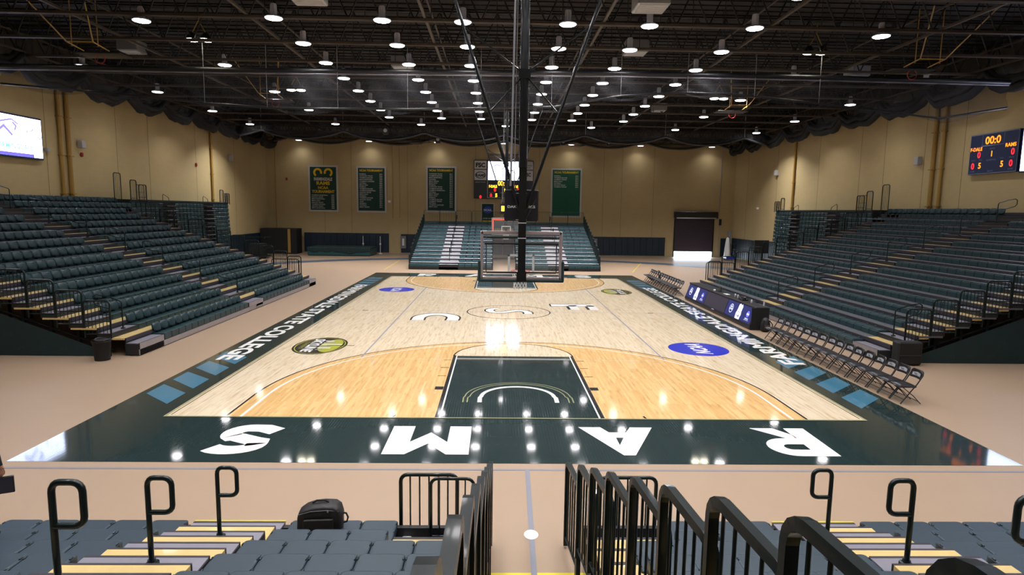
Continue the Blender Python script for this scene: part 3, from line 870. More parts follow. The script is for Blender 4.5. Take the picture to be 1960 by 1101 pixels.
# aisle hand rails (P shaped hoops), every other row
def bars(t, x, rows, pitch, rise, z0, off, dirx, h=.92, w=.26, lean=0.0, r=.024):
    me = p_bar(h, w, dirx, lean, r).build('handrail', ['rail'])
    md = me.data; bpy.data.objects.remove(me)
    for i in rows:
        o = bpy.data.objects.new('handrail', md); col.objects.link(o); o.parent = t
        o.location = (x, pitch*i+off, z0 - .03 + rise*i)
def hoops(t, x, rows, pitch, rise, z0, off):
    """side stands: loop rail that runs with the slope of the aisle"""
    b = MB()
    b.tube([(0,0,0),(0,0,.78)] + [(0,.10*(1-math.cos(R(a))),.78+.10*math.sin(R(a))) for a in (30,60,90)] + [(0,.45,1.0),(0,.75,1.05),(0,.84,1.0),(0,.84,.82),(0,.76,.72),(0,.4,.62),(0,0,.58)], .02, 8)
    b.cbox(-.05,-.05,0,.05,.05,.04,.01)
    me = b.build('handrail', ['rail']); md = me.data; bpy.data.objects.remove(me)
    for i in rows:
        o = bpy.data.objects.new('handrail', md); col.objects.link(o); o.parent = t
        o.location = (x, pitch*i+off, z0 - .03 + rise*i)
hoops(lst, 14.75, range(1,15,2), PIT, RIS, Z0, .1); hoops(lst, 6.2, [1], PIT, RIS, Z0, 0.1)
hoops(rst, -14.4, range(1,15,2), PIT, RIS, Z0, .1); hoops(rst, -6.15, [1], PIT, RIS, Z0, 0.1)
bars(fst, -4.17, range(1,12,2), .82, .24, .43, .1, 1, .95, .05)
bars(fst, 4.1, range(1,12,2), .82, .24, .43, .1, 1, .95, .05)
bars(nst, 3.70, (5,), .69, .246, .43, -.02, -1, .86, .22, r=.025)
bars(nst, 3.70, (1,3), .69, .246, .43, .18, -1, .86, .22, r=.025)
bars(nst, -3.40, (1,3,5), .69, .246, .43, .18, 1, .86, .22, r=.025)

# end guard panels
def end_panels(t, x, rows, lx=0, h=1.12, Df=D, pitch=PIT, nb=7, mid=.5):
    b = MB(); guard(b, (0,0,0), (0,.76,0), h, nb, mid=mid, r=.028)
    me = b.build('guard_rail', ['rail']); md = me.data; bpy.data.objects.remove(me)
    for i in rows:
        o = bpy.data.objects.new('guard_rail', md); col.objects.link(o); o.parent = t
        o.location = (x, pitch*(i)+.02, Df(i)+.0)
end_panels(lst, SL0+.03, range(1,15)); end_panels(lst, SL1-.03, range(1,12), mid=None, nb=9)
end_panels(rst, -SL0-.03, range(1,15), Df=D2); end_panels(rst, -SL1+.03, range(1,12), Df=D2, mid=None, nb=9)
end_panels(fst, -7.1, range(0,12), Df=D3, pitch=.82, nb=5, mid=None, h=1.1); end_panels(fst, 7.2, range(0,12), Df=D3, pitch=.82, nb=5, mid=None, h=1.1)
end_panels(fst, -.87, range(0,12), Df=D3, pitch=.82, nb=4, mid=None, h=1.0); end_panels(fst, .87, range(0,12), Df=D3, pitch=.82, nb=4, mid=None, h=1.0)
# back rail of the far stand
for k in range(10):
    b = MB(); xa = -7.1 + 1.43*k; guard(b, (xa,12*.82-.35,D3(12)+.02), (xa+1.38,12*.82-.35,D3(12)+.02), 1.2, 12, r=.018); b.build('guard_rail', ['rail'], fst)
b = MB(); b.box(-7.15, 12*.82-.3, D3(12)-.3, 7.25, 12*.82-.22, D3(12)+.28); b.build('rear_panel', ['skirt'], fst)
# side skirts: diagonal cloth at the near ends, printed with repeated lettering
def skirt(t, x, sgn):
    b = MB()
    b.add([(x,.8,0),(x,12.3,0),(x,12.3,4.35),(x,.8,.08)], [(0,1,2,3)], 0)
    b.add([(x-sgn*.02,.8,0),(x-sgn*.02,12.3,0),(x-sgn*.02,12.3,4.35),(x-sgn*.02,.8,.08)], [(3,2,1,0)], 0)
    for r_ in range(5):
        for c_ in range(13):
            y = 1.6 + c_*.62 + (.3 if r_ % 2 else 0); z = .22 + r_*.42
            if z + .25 < (y-.8)*.371: b.text('FSC', (x+sgn*.004, y, z), (0, -sgn if sgn > 0 else 1, 0), (0,0,1), .13, 1)
    b.build('skirt', ['skirt','skirtl'], t)
skirt(lst, SL0-.06, -1); skirt(rst, -SL0+.06, 1)
# steel understructure behind the skirts
for (t, xs) in ((lst, (SL0+.3,SL0+6,SL0+12,SL1-.3)), (rst, (-SL0-.3,-SL0-6,-SL0-12,-SL1+.3))):
    for x in xs:
        b = MB()
        for i in range(2, 15): b.box(x-.04, .8*i+.3, .02, x+.04, .8*i+.38, D(i)-.06)
        b.tube([(x,.9,.1),(x,12,4.1)], .04, 6); b.build('frame', ['blkm'], t)
# tall guard frames at the rear corners of the side stands
for (t, sg, xe) in ((lst, 1, SL1), (rst, -1, -SL1)):
    b = MB()
    guard(b, (xe+sg*-.2,11.2,D(15)-.3), (xe+sg*.45,11.2,D(15)-.3), 1.9, 4, r=.025)
    b.build('guard_rail', ['rail'], t)
    b = MB(); b.box(xe-sg*.6, 11.6, 3.6, xe+sg*.7, 12.0, D(15)); b.build('rear_platform', ['riser'], t)

# near stand: walkway side guards, stepping up beside the gap
rxs = [.42,.47,.49,.51,.55,.57,.60,.61,.60]
for k in range(0, 9):
    b = MB(); y0 = .15 - .25 + .8*k; zt = 1.2 + .303*k
    X = rxs[k]; X2 = X+.06
    # local frame: x -> -X, y -> -Y
    guard(b, (-X, y0, max(.03, zt-1.18)), (-X2, y0+.775, max(.03, zt-1.18)), min(1.18, zt-.03), 6, round_=.12, flat=(.055,.055), rb=.011); b.build('guard_rail', ['rail'], nst)
    X = .565+.013*k
    b = MB(); guard(b, (X+.02, y0, max(.03, zt-1.18)), (X+.03, y0+.775, max(.03, zt-1.18)), min(1.18, zt-.03), 6, round_=.12, flat=(.062,.055), rb=.011); b.build('guard_rail', ['rail'], nst)
b = MB(); guard(b, (1.75,.0,.15), (1.02,.0,.15), .90, 6, round_=.09, r=.026); b.build('guard_rail', ['rail'], nst)
b = MB(); guard(b, (1.35,.12,.15), (.80,.12,.15), .90, 5, round_=.09, r=.022); b.build('guard_rail', ['rail'], nst)
b = MB(); guard(b, (-.83,.0,.12), (-1.58,.0,.12), .90, 6, round_=.09, r=.026); b.build('guard_rail', ['rail'], nst)
# yellow nosing strips on the bottom steps, white bracket
for xa, xb in ((3.25,4.42),(-4.25,-3.15)):
    b = MB(); b.box(xa,-.035,.38,xb,-.012,.405); b.build('nosing', ['yelfl'], nst)
b = MB(); b.cbox(1.6,.02,.1,1.72,.2,.26,.01); b.build('bracket', ['wht'], nst)

# ---- folded stands against the side walls
def folded_stand(label, x_face, sg, ya, yb, aisles, glint):
    """x_face = front plane at floor, sg = +1 when the wall is at +X"""
    t = thing('folded_bleachers', label, 'bleachers', ((x_face), 0, 0), 0)
    H = 4.75; nr = 15; rh = .3
    b = MB()
    b.box(sg*.32, ya, 0, sg*1.3, yb, H, 0)
    b.box(sg*.25, ya-.02, H-.04, sg*1.3, yb+.02, H+.06, 1)
    b.build('body', ['riser','skirt'], t)
    cuts = [ya] + [v for a in aisles for v in a] + [yb]
    cnt = 0
    rest = MB(); sm = MB()
    sm.cbox(-.0, -.21, -.125, .22, .21, .125, .03, 0)
    me = sm.build('seat', ['seat']); md = me.data; bpy.data.objects.remove(me)
    for s_ in range(0, len(cuts), 2):
        y0, y1 = cuts[s_], cuts[s_+1]; n = max(1, int((y1-y0)/.457)); st = (y1-y0)/n
        for i in range(nr):
            lean = .018*i
            for k in range(n):
                x = sg*(lean) - (0 if sg > 0 else .22); y = y0+st*(k+.5); z = .3+i*rh
                if cnt < 100 and i < 8 and k < 6:
                    o = bpy.data.objects.new('seat', md); col.objects.link(o); o.parent = t; o.location = (x,y,z); cnt += 1
                else:
                    o_ = len(rest.v); rest.v.extend([(v[0]+x, v[1]+y, v[2]+z) for v in sm.v]); rest.f.extend([[o_+j for j in f] for f in sm.f]); rest.m.extend(sm.m); rest.sm.extend(sm.sm)
    rest.build('rows_of_seats', ['seat'], t, kind='stuff')
    for (a, c) in aisles:
        b = MB()
        for i in range(nr):
            b.cbox(sg*.02, a+.05, .2+i*rh, sg*.34, c-.05, .2+i*rh+.07, .01, 0 if i % 2 else 1)
        b.build('aisle_tread', ['deckg','nose'], t)
        b = MB(); y = (a+c)/2+.2*sg
        b.tube([(sg*.3,y-.5,H),(sg*.3,y-.5,H+.35),(sg*.3,y-.4,H+.45),(sg*.3,y+.2,H+.25),(sg*.3,y+.3,H+.05)], .02, 8); b.build('handrail', ['rail'], t)
    for y, hh in ((ya, 1.2), (yb-1.5, 1.0)):
        b = MB()
        guard(b, (sg*.3,y+.1,H), (sg*.3,y+.72,H), hh, 4, r=.03)
        guard(b, (sg*.2,y+.8,H-.1), (sg*.2,y+1.6,H-.1), hh-.15, 6, mid=.3, r=.03); guard(b, (sg*.35,y+.8,H-.1), (sg*.35,y+1.6,H-.1), hh-.15, 6, mid=.6, r=.02)
        b.build('guard_rail', ['rail'], t)
    return t
folded_stand('tall closed stand folded against the left wall, plain dark green rows', -22.0, -1, 24.8, 38.3, [(28.4,29.9),(34.0,35.5)], False)
folded_stand('tall closed stand folded against the right wall, its seat fronts glinting in a grid', 22.0, 1, 24.8, 38.1, [(28.4,29.9),(33.9,35.3)], True)

# ------------------------------------------------------------------ side nets and divider curtain
def net_side(x, label, ya, yb):
    t = thing('hanging_net', label, 'net', (x, 0, 0), 0)
    cusps = []; y = ya
    while y < yb: cusps.append(y); y += 4.1
    n = 10
    rollp = []; vs = []; fs = []
    for ci in range(len(cusps)-1):
        for k in range(n):
            u = k/n; yy = cusps[ci] + 4.1*u
            sag = 1 - (2*u-1)**2
            zz = 10.75 - .62*sag**.8 + .06*math.sin(yy*3.1)
            rollp.append((.12*math.sin(yy*1.3), yy, zz))
    b = MB()
    # folded roll of gathered net
    for off, r in (((0,0,.02),.20),((.14,.0,.26),.17),((-.13,0,.34),.15),((0,0,.5),.13)):
        P = [(p[0]+off[0], p[1], p[2]+off[2]+.05*math.sin(p[1]*5+off[0]*9)) for p in rollp]
        b.tube(P, r, 8)
    b.build('gathered_hem', ['roll'], t)
    b = MB(); N_ = len(rollp); rows = 7
    for i, p in enumerate(rollp):
        for r_ in range(rows):
            f_ = r_/(rows-1)
            b.v.append((p[0]*(1-f_) + .10*math.sin(i*2.1+r_), p[1] + .25*math.sin(i*.9)*(1-f_)*f_, p[2] + (12.4-p[2])*f_))
    for i in range(N_-1):
        for r_ in range(rows-1):
            a = i*rows+r_; b.f.append([a, a+rows, a+rows+1, a+1]); b.m.append(0); b.sm.append(True)
    b.build('mesh_panel', ['net'], t)
    b = MB()
    for c in cusps[:-1]: b.tube([(0,c,10.85),(0,c,12.6)], .02, 5)
    b.build('cord', ['blk'], t)
net_side(-22.2, 'black scalloped safety net gathered along the top of the left wall', 4.3, 50.4)
net_side(22.2, 'black scalloped safety net gathered along the top of the right wall', 4.3, 50.4)

t = thing('divider_curtain', 'grey mesh divider curtain rolled up under the trusses above mid court', 'curtain', (0, CL/2, 0), 0)
top = [(-21.5,10.02),(-12,10.03),(-4.4,10.1),(4.65,10.2),(12,10.2),(21.5,10.15)]
bot = [(-21.3,9.42),(-16,9.05),(-12.76,8.77),(-9.92,8.62),(-4.42,8.68),(-.64,8.79),(1.81,8.88),(4.7,9.4),(7.39,9.58),(9.42,9.56),(13.07,9.25),(18.63,8.7),(21.5,9.2)]
def interp(P, x):
    if x <= P[0][0]: return P[0][1]
    for a, c in zip(P, P[1:]):
        if x <= c[0]: return a[1] + (c[1]-a[1])*(x-a[0])/(c[0]-a[0])
    return P[-1][1]
b = MB(); b.tube([(x,0,z+.12) for x, z in top], .10, 10); b.build('header_roll', ['rolls'], t)
b = MB(); b.tube([(x,.02,z) for x, z in top], .04, 8); b.build('pipe', ['alug'], t)
b = MB(); b.tube([(x,0,z) for x, z in bot], .045, 8); b.build('weight_pipe', ['rolls'], t)
b = MB(); NX = 120; NZ = 6
for i in range(NX+1):
    x = -21.3 + 42.8*i/NX
    for k in range(NZ+1):
        f_ = k/NZ; za = interp(bot, x)-.25*abs(math.sin(x*.9)) ; zb = interp(top, x)
        b.v.append((x, .10*math.sin(x*4+k)*(.3+math.sin(f_*PI)) , za + (zb-za)*f_))
for i in range(NX):
    for k in range(NZ):
        a = i*(NZ+1)+k; b.f.append([a, a+NZ+1, a+NZ+2, a+1]); b.m.append(0); b.sm.append(True)
b.build('mesh_panel', ['curt'], t)
for x in (-12.9,-10.3,-7.34,-4.4,-1.3,1.7,4.65,7.5,10.4,13.2):
    b = MB(); b.tube([(x,-.06,interp(bot,x)),(x,-.06,11.2)], .012, 5); b.build('cable', ['gry'], t)
# farther net swags in front of the far wall
for yy, zb, label in ((39.3, 9.95, 'black net swagged across the hall beyond the far baseline'), (47.0, 10.35, 'black net gathered across the hall in front of the far wall')):
    t = thing('hanging_net', label, 'net', (0, yy, 0), 0)
    b = MB(); P = []
    for i in range(0, 121):
        x = -21.5 + 43*i/120; u = (x % 6.6)/6.6; P.append((x, .05*math.sin(x*3), zb + .75 - .62*(1-(2*u-1)**2)))
    b.tube(P, .10, 7); b.build('gathered_hem', ['rolls'], t)
    b = MB()
    for i, p in enumerate(P):
        for k in range(4):
            f_ = k/3; b.v.append((p[0], p[1]+.06*math.sin(i*1.7+k), p[2] + (11.6-p[2])*f_))
    for i in range(120):
        for k in range(3):
            a = i*4+k; b.f.append([a, a+4, a+5, a+1]); b.m.append(0); b.sm.append(True)
    b.build('mesh_panel', ['net'], t)
    b = MB()
    for i in range(7): b.tube([(-19.8+6.6*i,0,zb+.75),(-19.8+6.6*i,0,12.6)], .015, 5)
    b.build('cord', ['lgry'], t)

# ------------------------------------------------------------------ hoops
def hoop(label, y, face, shot, glow):
    """face: +1 when the board's playing side looks to +Y"""
    t = thing('basketball_hoop', label, 'basketball hoop', (0.015, y, 0), 0)
    f = face
    W, zb, zt = .915, 2.90, 3.97
    b = MB(); b.box(-W, -.012, zb, W, .012, zt); bd = b.build('backboard', ['glass'], t)
    b = MB()
    for (x0, z0_, x1, z1_) in ((-W-.02,zb-.02,-W+.045,zt+.02),(W-.045,zb-.02,W+.02,zt+.02),(-W,zt-.05,W,zt+.03),(-W,zb-.02,W,zb+.05)):
        b.cbox(x0, -.03, z0_, x1, .03, z1_, .006)
    b.build('board_frame', ['edge'], bd)
    if glow:
        b = MB()
        for (x0, z0_, x1, z1_) in ((-W+.06,zb,-W+.11,zt-.08),(W-.11,zb,W-.06,zt-.08),(-W+.06,zt-.12,W-.06,zt-.07)):
            b.box(x0, -.02, z0_, x1, .02, z1_)
        b.build('light_strip', ['redglow'], bd)
    b = MB()
    yy = f*.016
    for (x0, z0_, x1, z1_) in ((-.305,3.02,-.255,3.47),(.255,3.02,.305,3.47),(-.305,3.42,.305,3.47),(-.305,3.02,.305,3.05)):
        b.box(x0, yy-.003, z0_, x1, yy+.003, z1_)
    b.build('target_square', ['wht'], bd)
    b = MB(); b.cbox(-W-.07, -.05, zb-.07, W+.07, .05, zb+.0, .02); b.cbox(-W-.075, -.05, zb-.05, -W-.01, .05, zb+.42, .02); b.cbox(W+.01, -.05, zb-.05, W+.075, .05, zb+.42, .02)
    b.build('edge_padding', ['padg'] if glow else ['skirt'], t)
    b = MB()
    rc = (0, f*.40, 3.05)
    b.tube([(rc[0]+.228*math.cos(R(a)), rc[1]+.228*math.sin(R(a)), rc[2]) for a in range(0,360,15)], .010, 6, closed=True)
    b.box(-.08, f*.02, 3.0, .08, f*.17, 3.06)
    rim = b.build('rim', ['rim'], t)
    b = MB(); n = 12; lv = [(0,.225),(.09,.19),(.18,.165),(.27,.15),(.36,.155),(.42,.16)]
    for s_ in (0, 1):
        for k in range(n):
            pts = []
            for q, (dz, rr) in enumerate(lv):
                a = 2*PI*(k + (.5*q if s_ else -.5*q))/n; pts.append((rc[0]+rr*math.cos(a), rc[1]+rr*math.sin(a), rc[2]-dz))
            b.tube(pts, .006, 4)
    b.build('net', ['netw'], rim)
    # rear support structure
    yb = -f*.10
    b = MB()
    b.tube([(-.80,yb,3.86),(.80,yb,3.86)], .03, 8); b.tube([(-.84,yb,3.72),(.84,yb,3.72)], .025, 8); b.tube([(-.80,yb,3.06),(.80,yb,3.06)], .022, 8)
    for sx in (-.80, .80): b.tube([(sx,yb,3.06),(sx,yb,3.72)], .012, 6)
    for sx in (-1, 1):
        for z_ in (3.86,3.72,3.06): b.tube([(sx*.82,yb,z_),(sx*.86,0,z_)], .018, 6)
    b.build('support_frame', ['blkm'], t)
    b = MB(); ym = -f*.24
    b.box(-.085, ym-.06, 2.90, .085, ym+.06, 5.6, 0)
    b.box(-.11, ym-.08, 2.88, .11, ym+.10, 3.1, 0)
    b.box(-.09, ym-.065, 3.84, .09, ym+.065, 3.86, 1); b.box(-.09, ym-.065, 4.18, .09, ym+.065, 4.2, 1)
    b.tube([(0,ym,5.4),(0,ym,12.66)], .10, 12)
    b.build('mast', ['glossblk','lgry'], t)
    b = MB()
    b.tube([(.05*-1,ym,4.4),(-.75,ym,6.6),(-1.5,ym,8.9),(-2.7,ym,12.66)], .038, 8); b.tube([(.05,ym,4.4),(.79,ym,6.6),(1.58,ym,8.9),(2.8,ym,12.66)], .038, 8)
    b.build('brace', ['glossblk'], t)
    b = MB()
    for sx in (-1, 1):
        b.tube([(sx*.06,ym,7.45),(sx*1.38,ym,8.42)], .022, 6); b.tube([(sx*.06,ym,7.35),(sx*.72,ym,6.62)], .022, 6)
    b.box(-.13, ym-.12, 7.3, .13, ym+.12, 7.5)
    b.build('cross_tie', ['glossblk'], t)
    b = MB(); b.tube([(-.27,ym-.05,5.0),(-.22,ym-.05,8.9),(-.2,ym-.05,11.4)], .022, 8); b.tube([(-.19,ym,4.9),(-.15,ym,11.2)], .010, 5); b.build('conduit', ['gry'], t)
    # shot clock: behind the mast on the near hoop, in front of it on the far one
    yk = ym + (.33 if shot == 'back' else 0)
    b = MB(); b.cbox(-.40, yk-.24, 4.23, .36, yk-.10, 4.93, .02)
    s1 = b.build('shot_clock', ['sbblk'], t)
    b = MB()
    if shot == 'back':
        b.text('DAKTRONICS', (-.02, yk-.2415*1.0-.001, 4.55), (1,0,0), (0,0,1), .055, 0, bold=.02, wfit=.62)
        b.box(-.14, yk-.243, 4.84, .10, yk-.2405, 4.855); b.box(-.14, yk-.243, 4.25, .10, yk-.2405, 4.265)
        b.build('lettering', ['ltxt'], s1)
    else:
        for sx in (-.22, .05): b.cbox(-.1+sx, yk-.26, 4.42, .1+sx, yk-.241, 4.75, .01)
        b.build('digits', ['ledy'], s1)
    b = MB(); b.tube([(-.1,yk-.25,4.25),(.05,yk-.29,4.2),(.2,yk-.28,4.5),(.3,yk-.26,4.72)], .008, 5); b.build('cable', ['nose'], s1)
    return t
hoop('glass backboard hoop hung from the ceiling on a black mast, seen from behind', 1.22, 1, 'back', False)
hoop('far glass backboard hoop with red light strip, facing the camera', 27.43, -1, 'front', True)

# ------------------------------------------------------------------ folding chairs
def make_chair():
    t = thing('folding_chair', '', 'chair')
    # local: faces +Y
    b = MB(); b.cbox(-.21,-.04,.40,.21,.37,.455,.02,0); b.text('RAMS', (0,.3715,.43), (-1,0,0), (0,0,1), .03, 1, bold=.03)
    b.text('RAMS', (0,.31,.4565), (1,0,0), (0,1,0), .05, 1, bold=.03, wfit=.24)
    b.build('seat', ['chairp','cprint'], t)
    b = MB(); n = 8; vs = []
    rows = [(.60,.86),(.63,1),(.72,1.0),(.77,.96),(.795,.82),(.805,.55)]
    for off in (0, .022):
        for (z, ws) in rows:
            for k in range(n+1):
                u = -1+2*k/n; vs.append((u*.205*ws, -.115 - (z-.6)*.25 - .035*(1-u*u) + off, z))
    m_ = len(rows)*(n+1); fs = []
    for i in range(len(rows)-1):
        for k in range(n):
            a = i*(n+1)+k; fs.append((a, a+1, a+n+2, a+n+1)); fs.append((m_+a, m_+a+n+1, m_+a+n+2, m_+a+1))
        for k in (0, n):
            a = i*(n+1)+k; fs.append((a, a+n+1, m_+a+n+1, m_+a))
    for k in range(n):
        a = (len(rows)-1)*(n+1)+k; fs.append((a, a+1, m_+a+1, m_+a)); fs.append((k, m_+k, m_+k+1, k+1))
    b.add(vs, fs, 0, True)
    # printed arc on both faces
    for off in (.026, -.004):
        vs = []; 
        for k in range(9):
            u = -.7+1.4*k/8
            for z in (.655-.0*u, .745-.03*abs(u)): vs.append((u*.205, -.115-(z-.6)*.25-.035*(1-u*u)+off, z))
        b.add(vs, [(2*k,2*k+1,2*k+3,2*k+2) for k in range(8)], 1)
    b.text('FSC', (0,-.120,.70), (-1,0,0), (0,.25,.97), .05, 2, bold=.03)
    b.build('backrest', ['chairp','cprint','blkm'], t)
    b = MB(); b.tube([(-.215,.33,.012),(-.215,.12,.30),(-.215,-.03,.50),(-.215,-.145,.70),(-.20,-.165,.77),(-.15,-.17,.80),(.15,-.17,.80),(.20,-.165,.77),(.215,-.145,.70),(.215,-.03,.50),(.215,.12,.30),(.215,.33,.012)], .015, 7)
    b.tube([(-.215,.25,.12),(.215,.25,.12)], .009, 6)
    b.build('frame', ['blk'], t)
    b = MB(); b.tube([(-.19,-.17,.012),(-.19,.02,.20),(-.19,.30,.42)], .011, 7); b.tube([(.19,-.17,.012),(.19,.02,.20),(.19,.30,.42)], .011, 7); b.tube([(-.19,-.11,.07),(.19,-.11,.07)], .009, 6)
    b.build('rear_legs', ['blk'], t)
    return t
ch = make_chair()
near_y = [1.40 + .483*k for k in range(16)]
far_y = [20.45 + .49*k for k in range(15)]
for k, y in enumerate(near_y):
    lb = 'black folding chair in the row nearest the camera, %s' % ('at its near end' if k == 0 else 'at its far end' if k == 15 else ORD[k]+' from the near end')
    rz = R(90 + random.uniform(-4, 4)); x = 9.47 + .12*(1-k/15)*0 + random.uniform(-.02,.02)
    if k == 0: ch.location = (x, y, 0); ch.rotation_euler = (0,0,rz); ch['label'] = lb; ch['group'] = 'folding chairs in the near bench row'
    else: dup(ch, (x, y, 0), rz, lb, 'folding chairs in the near bench row')
for k, y in enumerate(far_y):
    lb = 'black folding chair in the row beyond the scorer table, %s' % ('next to the table end' if k == 0 else 'farthest from the table' if k == 14 else ORD[k]+' from the table')
    dup(ch, (9.42 + random.uniform(-.02,.02), y, 0), R(90 + random.uniform(-3,3)), lb, 'folding chairs in the far bench row')
b = MB(); b.cbox(9.62, 25.40, .34, 9.66, 25.90, .80, .018); b.tube([(9.60,25.42,.835),(9.61,25.65,.85),(9.60,25.88,.835)], .025, 8); tag(b.build('jacket', ['jkt']), 'black jacket hung over chair backs in the far bench row', 'jacket')

# ------------------------------------------------------------------ scorer table
t = thing('scorer_table', 'long black scorer table with a sloping screen front beside the court', 'table', (0,0,0))
ya, yb = 10.55, 18.95
prof = [(9.28,0.0),(9.24,.10),(9.50,.84),(9.56,.88),(9.95,.88),(10.0,.84),(10.0,.0)]
b = MB(); b.prism(prof, lambda x, z, d_: (x, ya+d_, z), yb-ya); b.build('shell', ['tabled'], t)
def tp(s, y, off=.006):   # s 0..1 up the sloping face
    x = 9.245 + (9.49-9.245)*s; z = .12 + (.83-.12)*s
    return Vector((x-off*.945, y, z+off*.33))
def tquad(b, s0, s1, y0, y1, mi, off=.006):
    b.add([tp(s0,y0,off), tp(s0,y1,off), tp(s1,y1,off), tp(s1,y0,off)], [(0,1,2,3)], mi)
XD = Vector((0,-1,0)); YD = (tp(1,0)-tp(0,0)).normalized()
for (y0, y1, nm) in ((10.62,13.35,'on'),(13.4,16.05,'off'),(16.1,18.88,'on')):
    b = MB()
    tquad(b, .12, .97, y0, y1, 0)
    if nm == 'on':
        Lx = y1-y0
        def at(u, s, off=.010): return tp(s, y1 - u*Lx, off)
        # round emblem with name, block name panel, round association emblem
        def ring(u, s, r, mi, off, full=True, w=.02):
            pts = []
            for k in range(24):
                a = 2*PI*k/24; pts.append(at(u,s,off) + XD*r*math.cos(a) + YD*r*math.sin(a))
            if full: b.add(pts, [tuple(range(24))], mi)
            else:
                inn = [at(u,s,off) + XD*(r-w)*math.cos(2*PI*k/24) + YD*(r-w)*math.sin(2*PI*k/24) for k in range(24)]
                b.add(pts+inn, [(k,(k+1)%24,24+(k+1)%24,24+k) for k in range(24)], mi)
        ring(.2,.55,.19,1,.012,False)
        b.text('SKYLINE', at(.2,.52,.013), XD, YD, .07, 1, bold=.03, wfit=.30)
        for q in (-.08,-.03,.02,.07): b.add([at(.2,.60,.013)+XD*(q-.015), at(.2,.60,.013)+XD*(q+.015), at(.2,.60,.013)+XD*(q+.015)+YD*(.10-abs(q)*.6), at(.2,.60,.013)+XD*(q-.015)+YD*(.10-abs(q)*.6)], [(0,1,2,3)], 1)
        hx = .24
        shp = [(-.9,-1),(.9,-1),(.9,-.55),(1.05,-.4),(.8,.1),(.85,.7),(.45,1.0),(.1,.75),(-.3,1.0),(-.8,.85),(-.85,.2),(-1.1,-.35)]
        b.add([at(.52,.55,.012) + XD*(p[0]*hx) + YD*(p[1]*.32) for p in shp], [tuple(range(len(shp)))], 1)
        b.text('FARMINGDALE', at(.52,.52,.014), XD, YD, .06, 3, bold=.02, wfit=.40)
        b.text('RAMS', at(.52,.30,.014), XD, YD, .11, 3, bold=.03, wfit=.34)
        b.text('STATE COLLEGE', at(.52,.74,.014), XD, YD, .05, 3, bold=.02, wfit=.28)
        ring(.84,.58,.13,2,.012); b.text('NCAA', at(.84,.58,.014), XD, YD, .08, 1, bold=.03, wfit=.22)
        b.text('DIVISION III', at(.84,.33,.014), XD, YD, .05, 1, bold=.02, wfit=.30)
        b.text('DISCOVER DEVELOP DEDICATE', at(.84,.25,.014), XD, YD, .03, 1, wfit=.42)
    else:
        b.text('DAKTRONICS', tp(.06, (y0+y1)/2, .008), XD, YD, .03, 1, wfit=.3)
    b.build('display_panel', ['tscr' if nm == 'on' else 'tscro','tlit','tblu','tscr'], t)
b = MB(); b.cbox(9.46, ya-.02, .84, 9.98, yb+.02, .90, .02); b.build('table_top', ['tabled'], t)
b = MB(); b.box(9.3, ya-.03, 0, 9.98, ya-.0, .86); b.build('end_panel', ['blkm'], t)
def small(name, bmb, mats, label, cat, group=None): return tag(bmb.build(name, mats), label, cat, group)
b = MB(); b.cbox(9.6,15.1,.90,9.8,15.4,.93,.01); b.cbox(9.72,15.12,.92,9.75,15.38,1.14,.008); small('monitor', b, ['blk'], 'small black monitor standing on the scorer table', 'monitor')
b = MB(); b.lathe([(.055,0),(.06,.02),(.05,.05),(.02,.06)], 12, (9.6,15.6,.90)); small('desk_bell', b, ['wht'], 'small white puck shaped thing on the scorer table by the monitor', 'bell')
b = MB(); b.cbox(9.62,14.1,.90,9.80,14.55,.905,.002); small('paper_sheet', b, ['wht'], 'white sheet of paper lying on the scorer table', 'paper')
for k, (y, z_) in enumerate(((13.05,.905),(13.35,.905),(11.6,.905))):
    b = MB(); b.lathe([(.05,-.02),(.075,-.015),(.075,.015),(.05,.02)], 14, (9.72,y,z_+.075), axis='x'); b.cbox(9.69,y-.03,z_-.004,9.75,y+.03,z_+.02,.005)
    small('desk_fan', b, ['lgry'], ('pale round desk fan on the scorer table beside the black console','pale round desk fan on the scorer table beside another, farther from the console','pale round desk fan alone near the scorer table end')[k], 'fan')
b = MB(); b.cbox(9.62,12.3,.90,9.88,12.75,.97,.02); b.cbox(9.70,12.3,.97,9.80,12.7,1.05,.02); small('control_console', b, ['blk'], 'black scoring console on the scorer table', 'console')
b = MB(); b.lathe([(.032,0),(.034,.01),(.034,.14),(.014,.19),(.014,.22)], 12, (9.9,10.85,.90)); small('water_bottle', b, ['lgry'], 'clear plastic water bottle at the near end of the scorer table', 'bottle')
t = thing('backpack', 'black backpack leaning on the near end of the scorer table', 'backpack', (9.75, 10.28, 0), 0)
b = MB(); b.lathe([(.10,0),(.17,.04),(.18,.25),(.15,.42),(.08,.52),(.01,.54)], 14); b.build('body', ['bagc'], t)
b = MB(); b.tube([(.1,-.12,.45),(.2,-.18,.3),(.2,-.16,.08)], .02, 6); b.tube([(-.1,-.12,.45),(-.2,-.18,.3),(-.18,-.16,.08)], .02, 6); b.build('strap', ['blkm'], t)
b = MB(); b.cbox(-.11,-.2,.05,.11,-.12,.28,.03); b.build('pocket', ['bagc'], t)

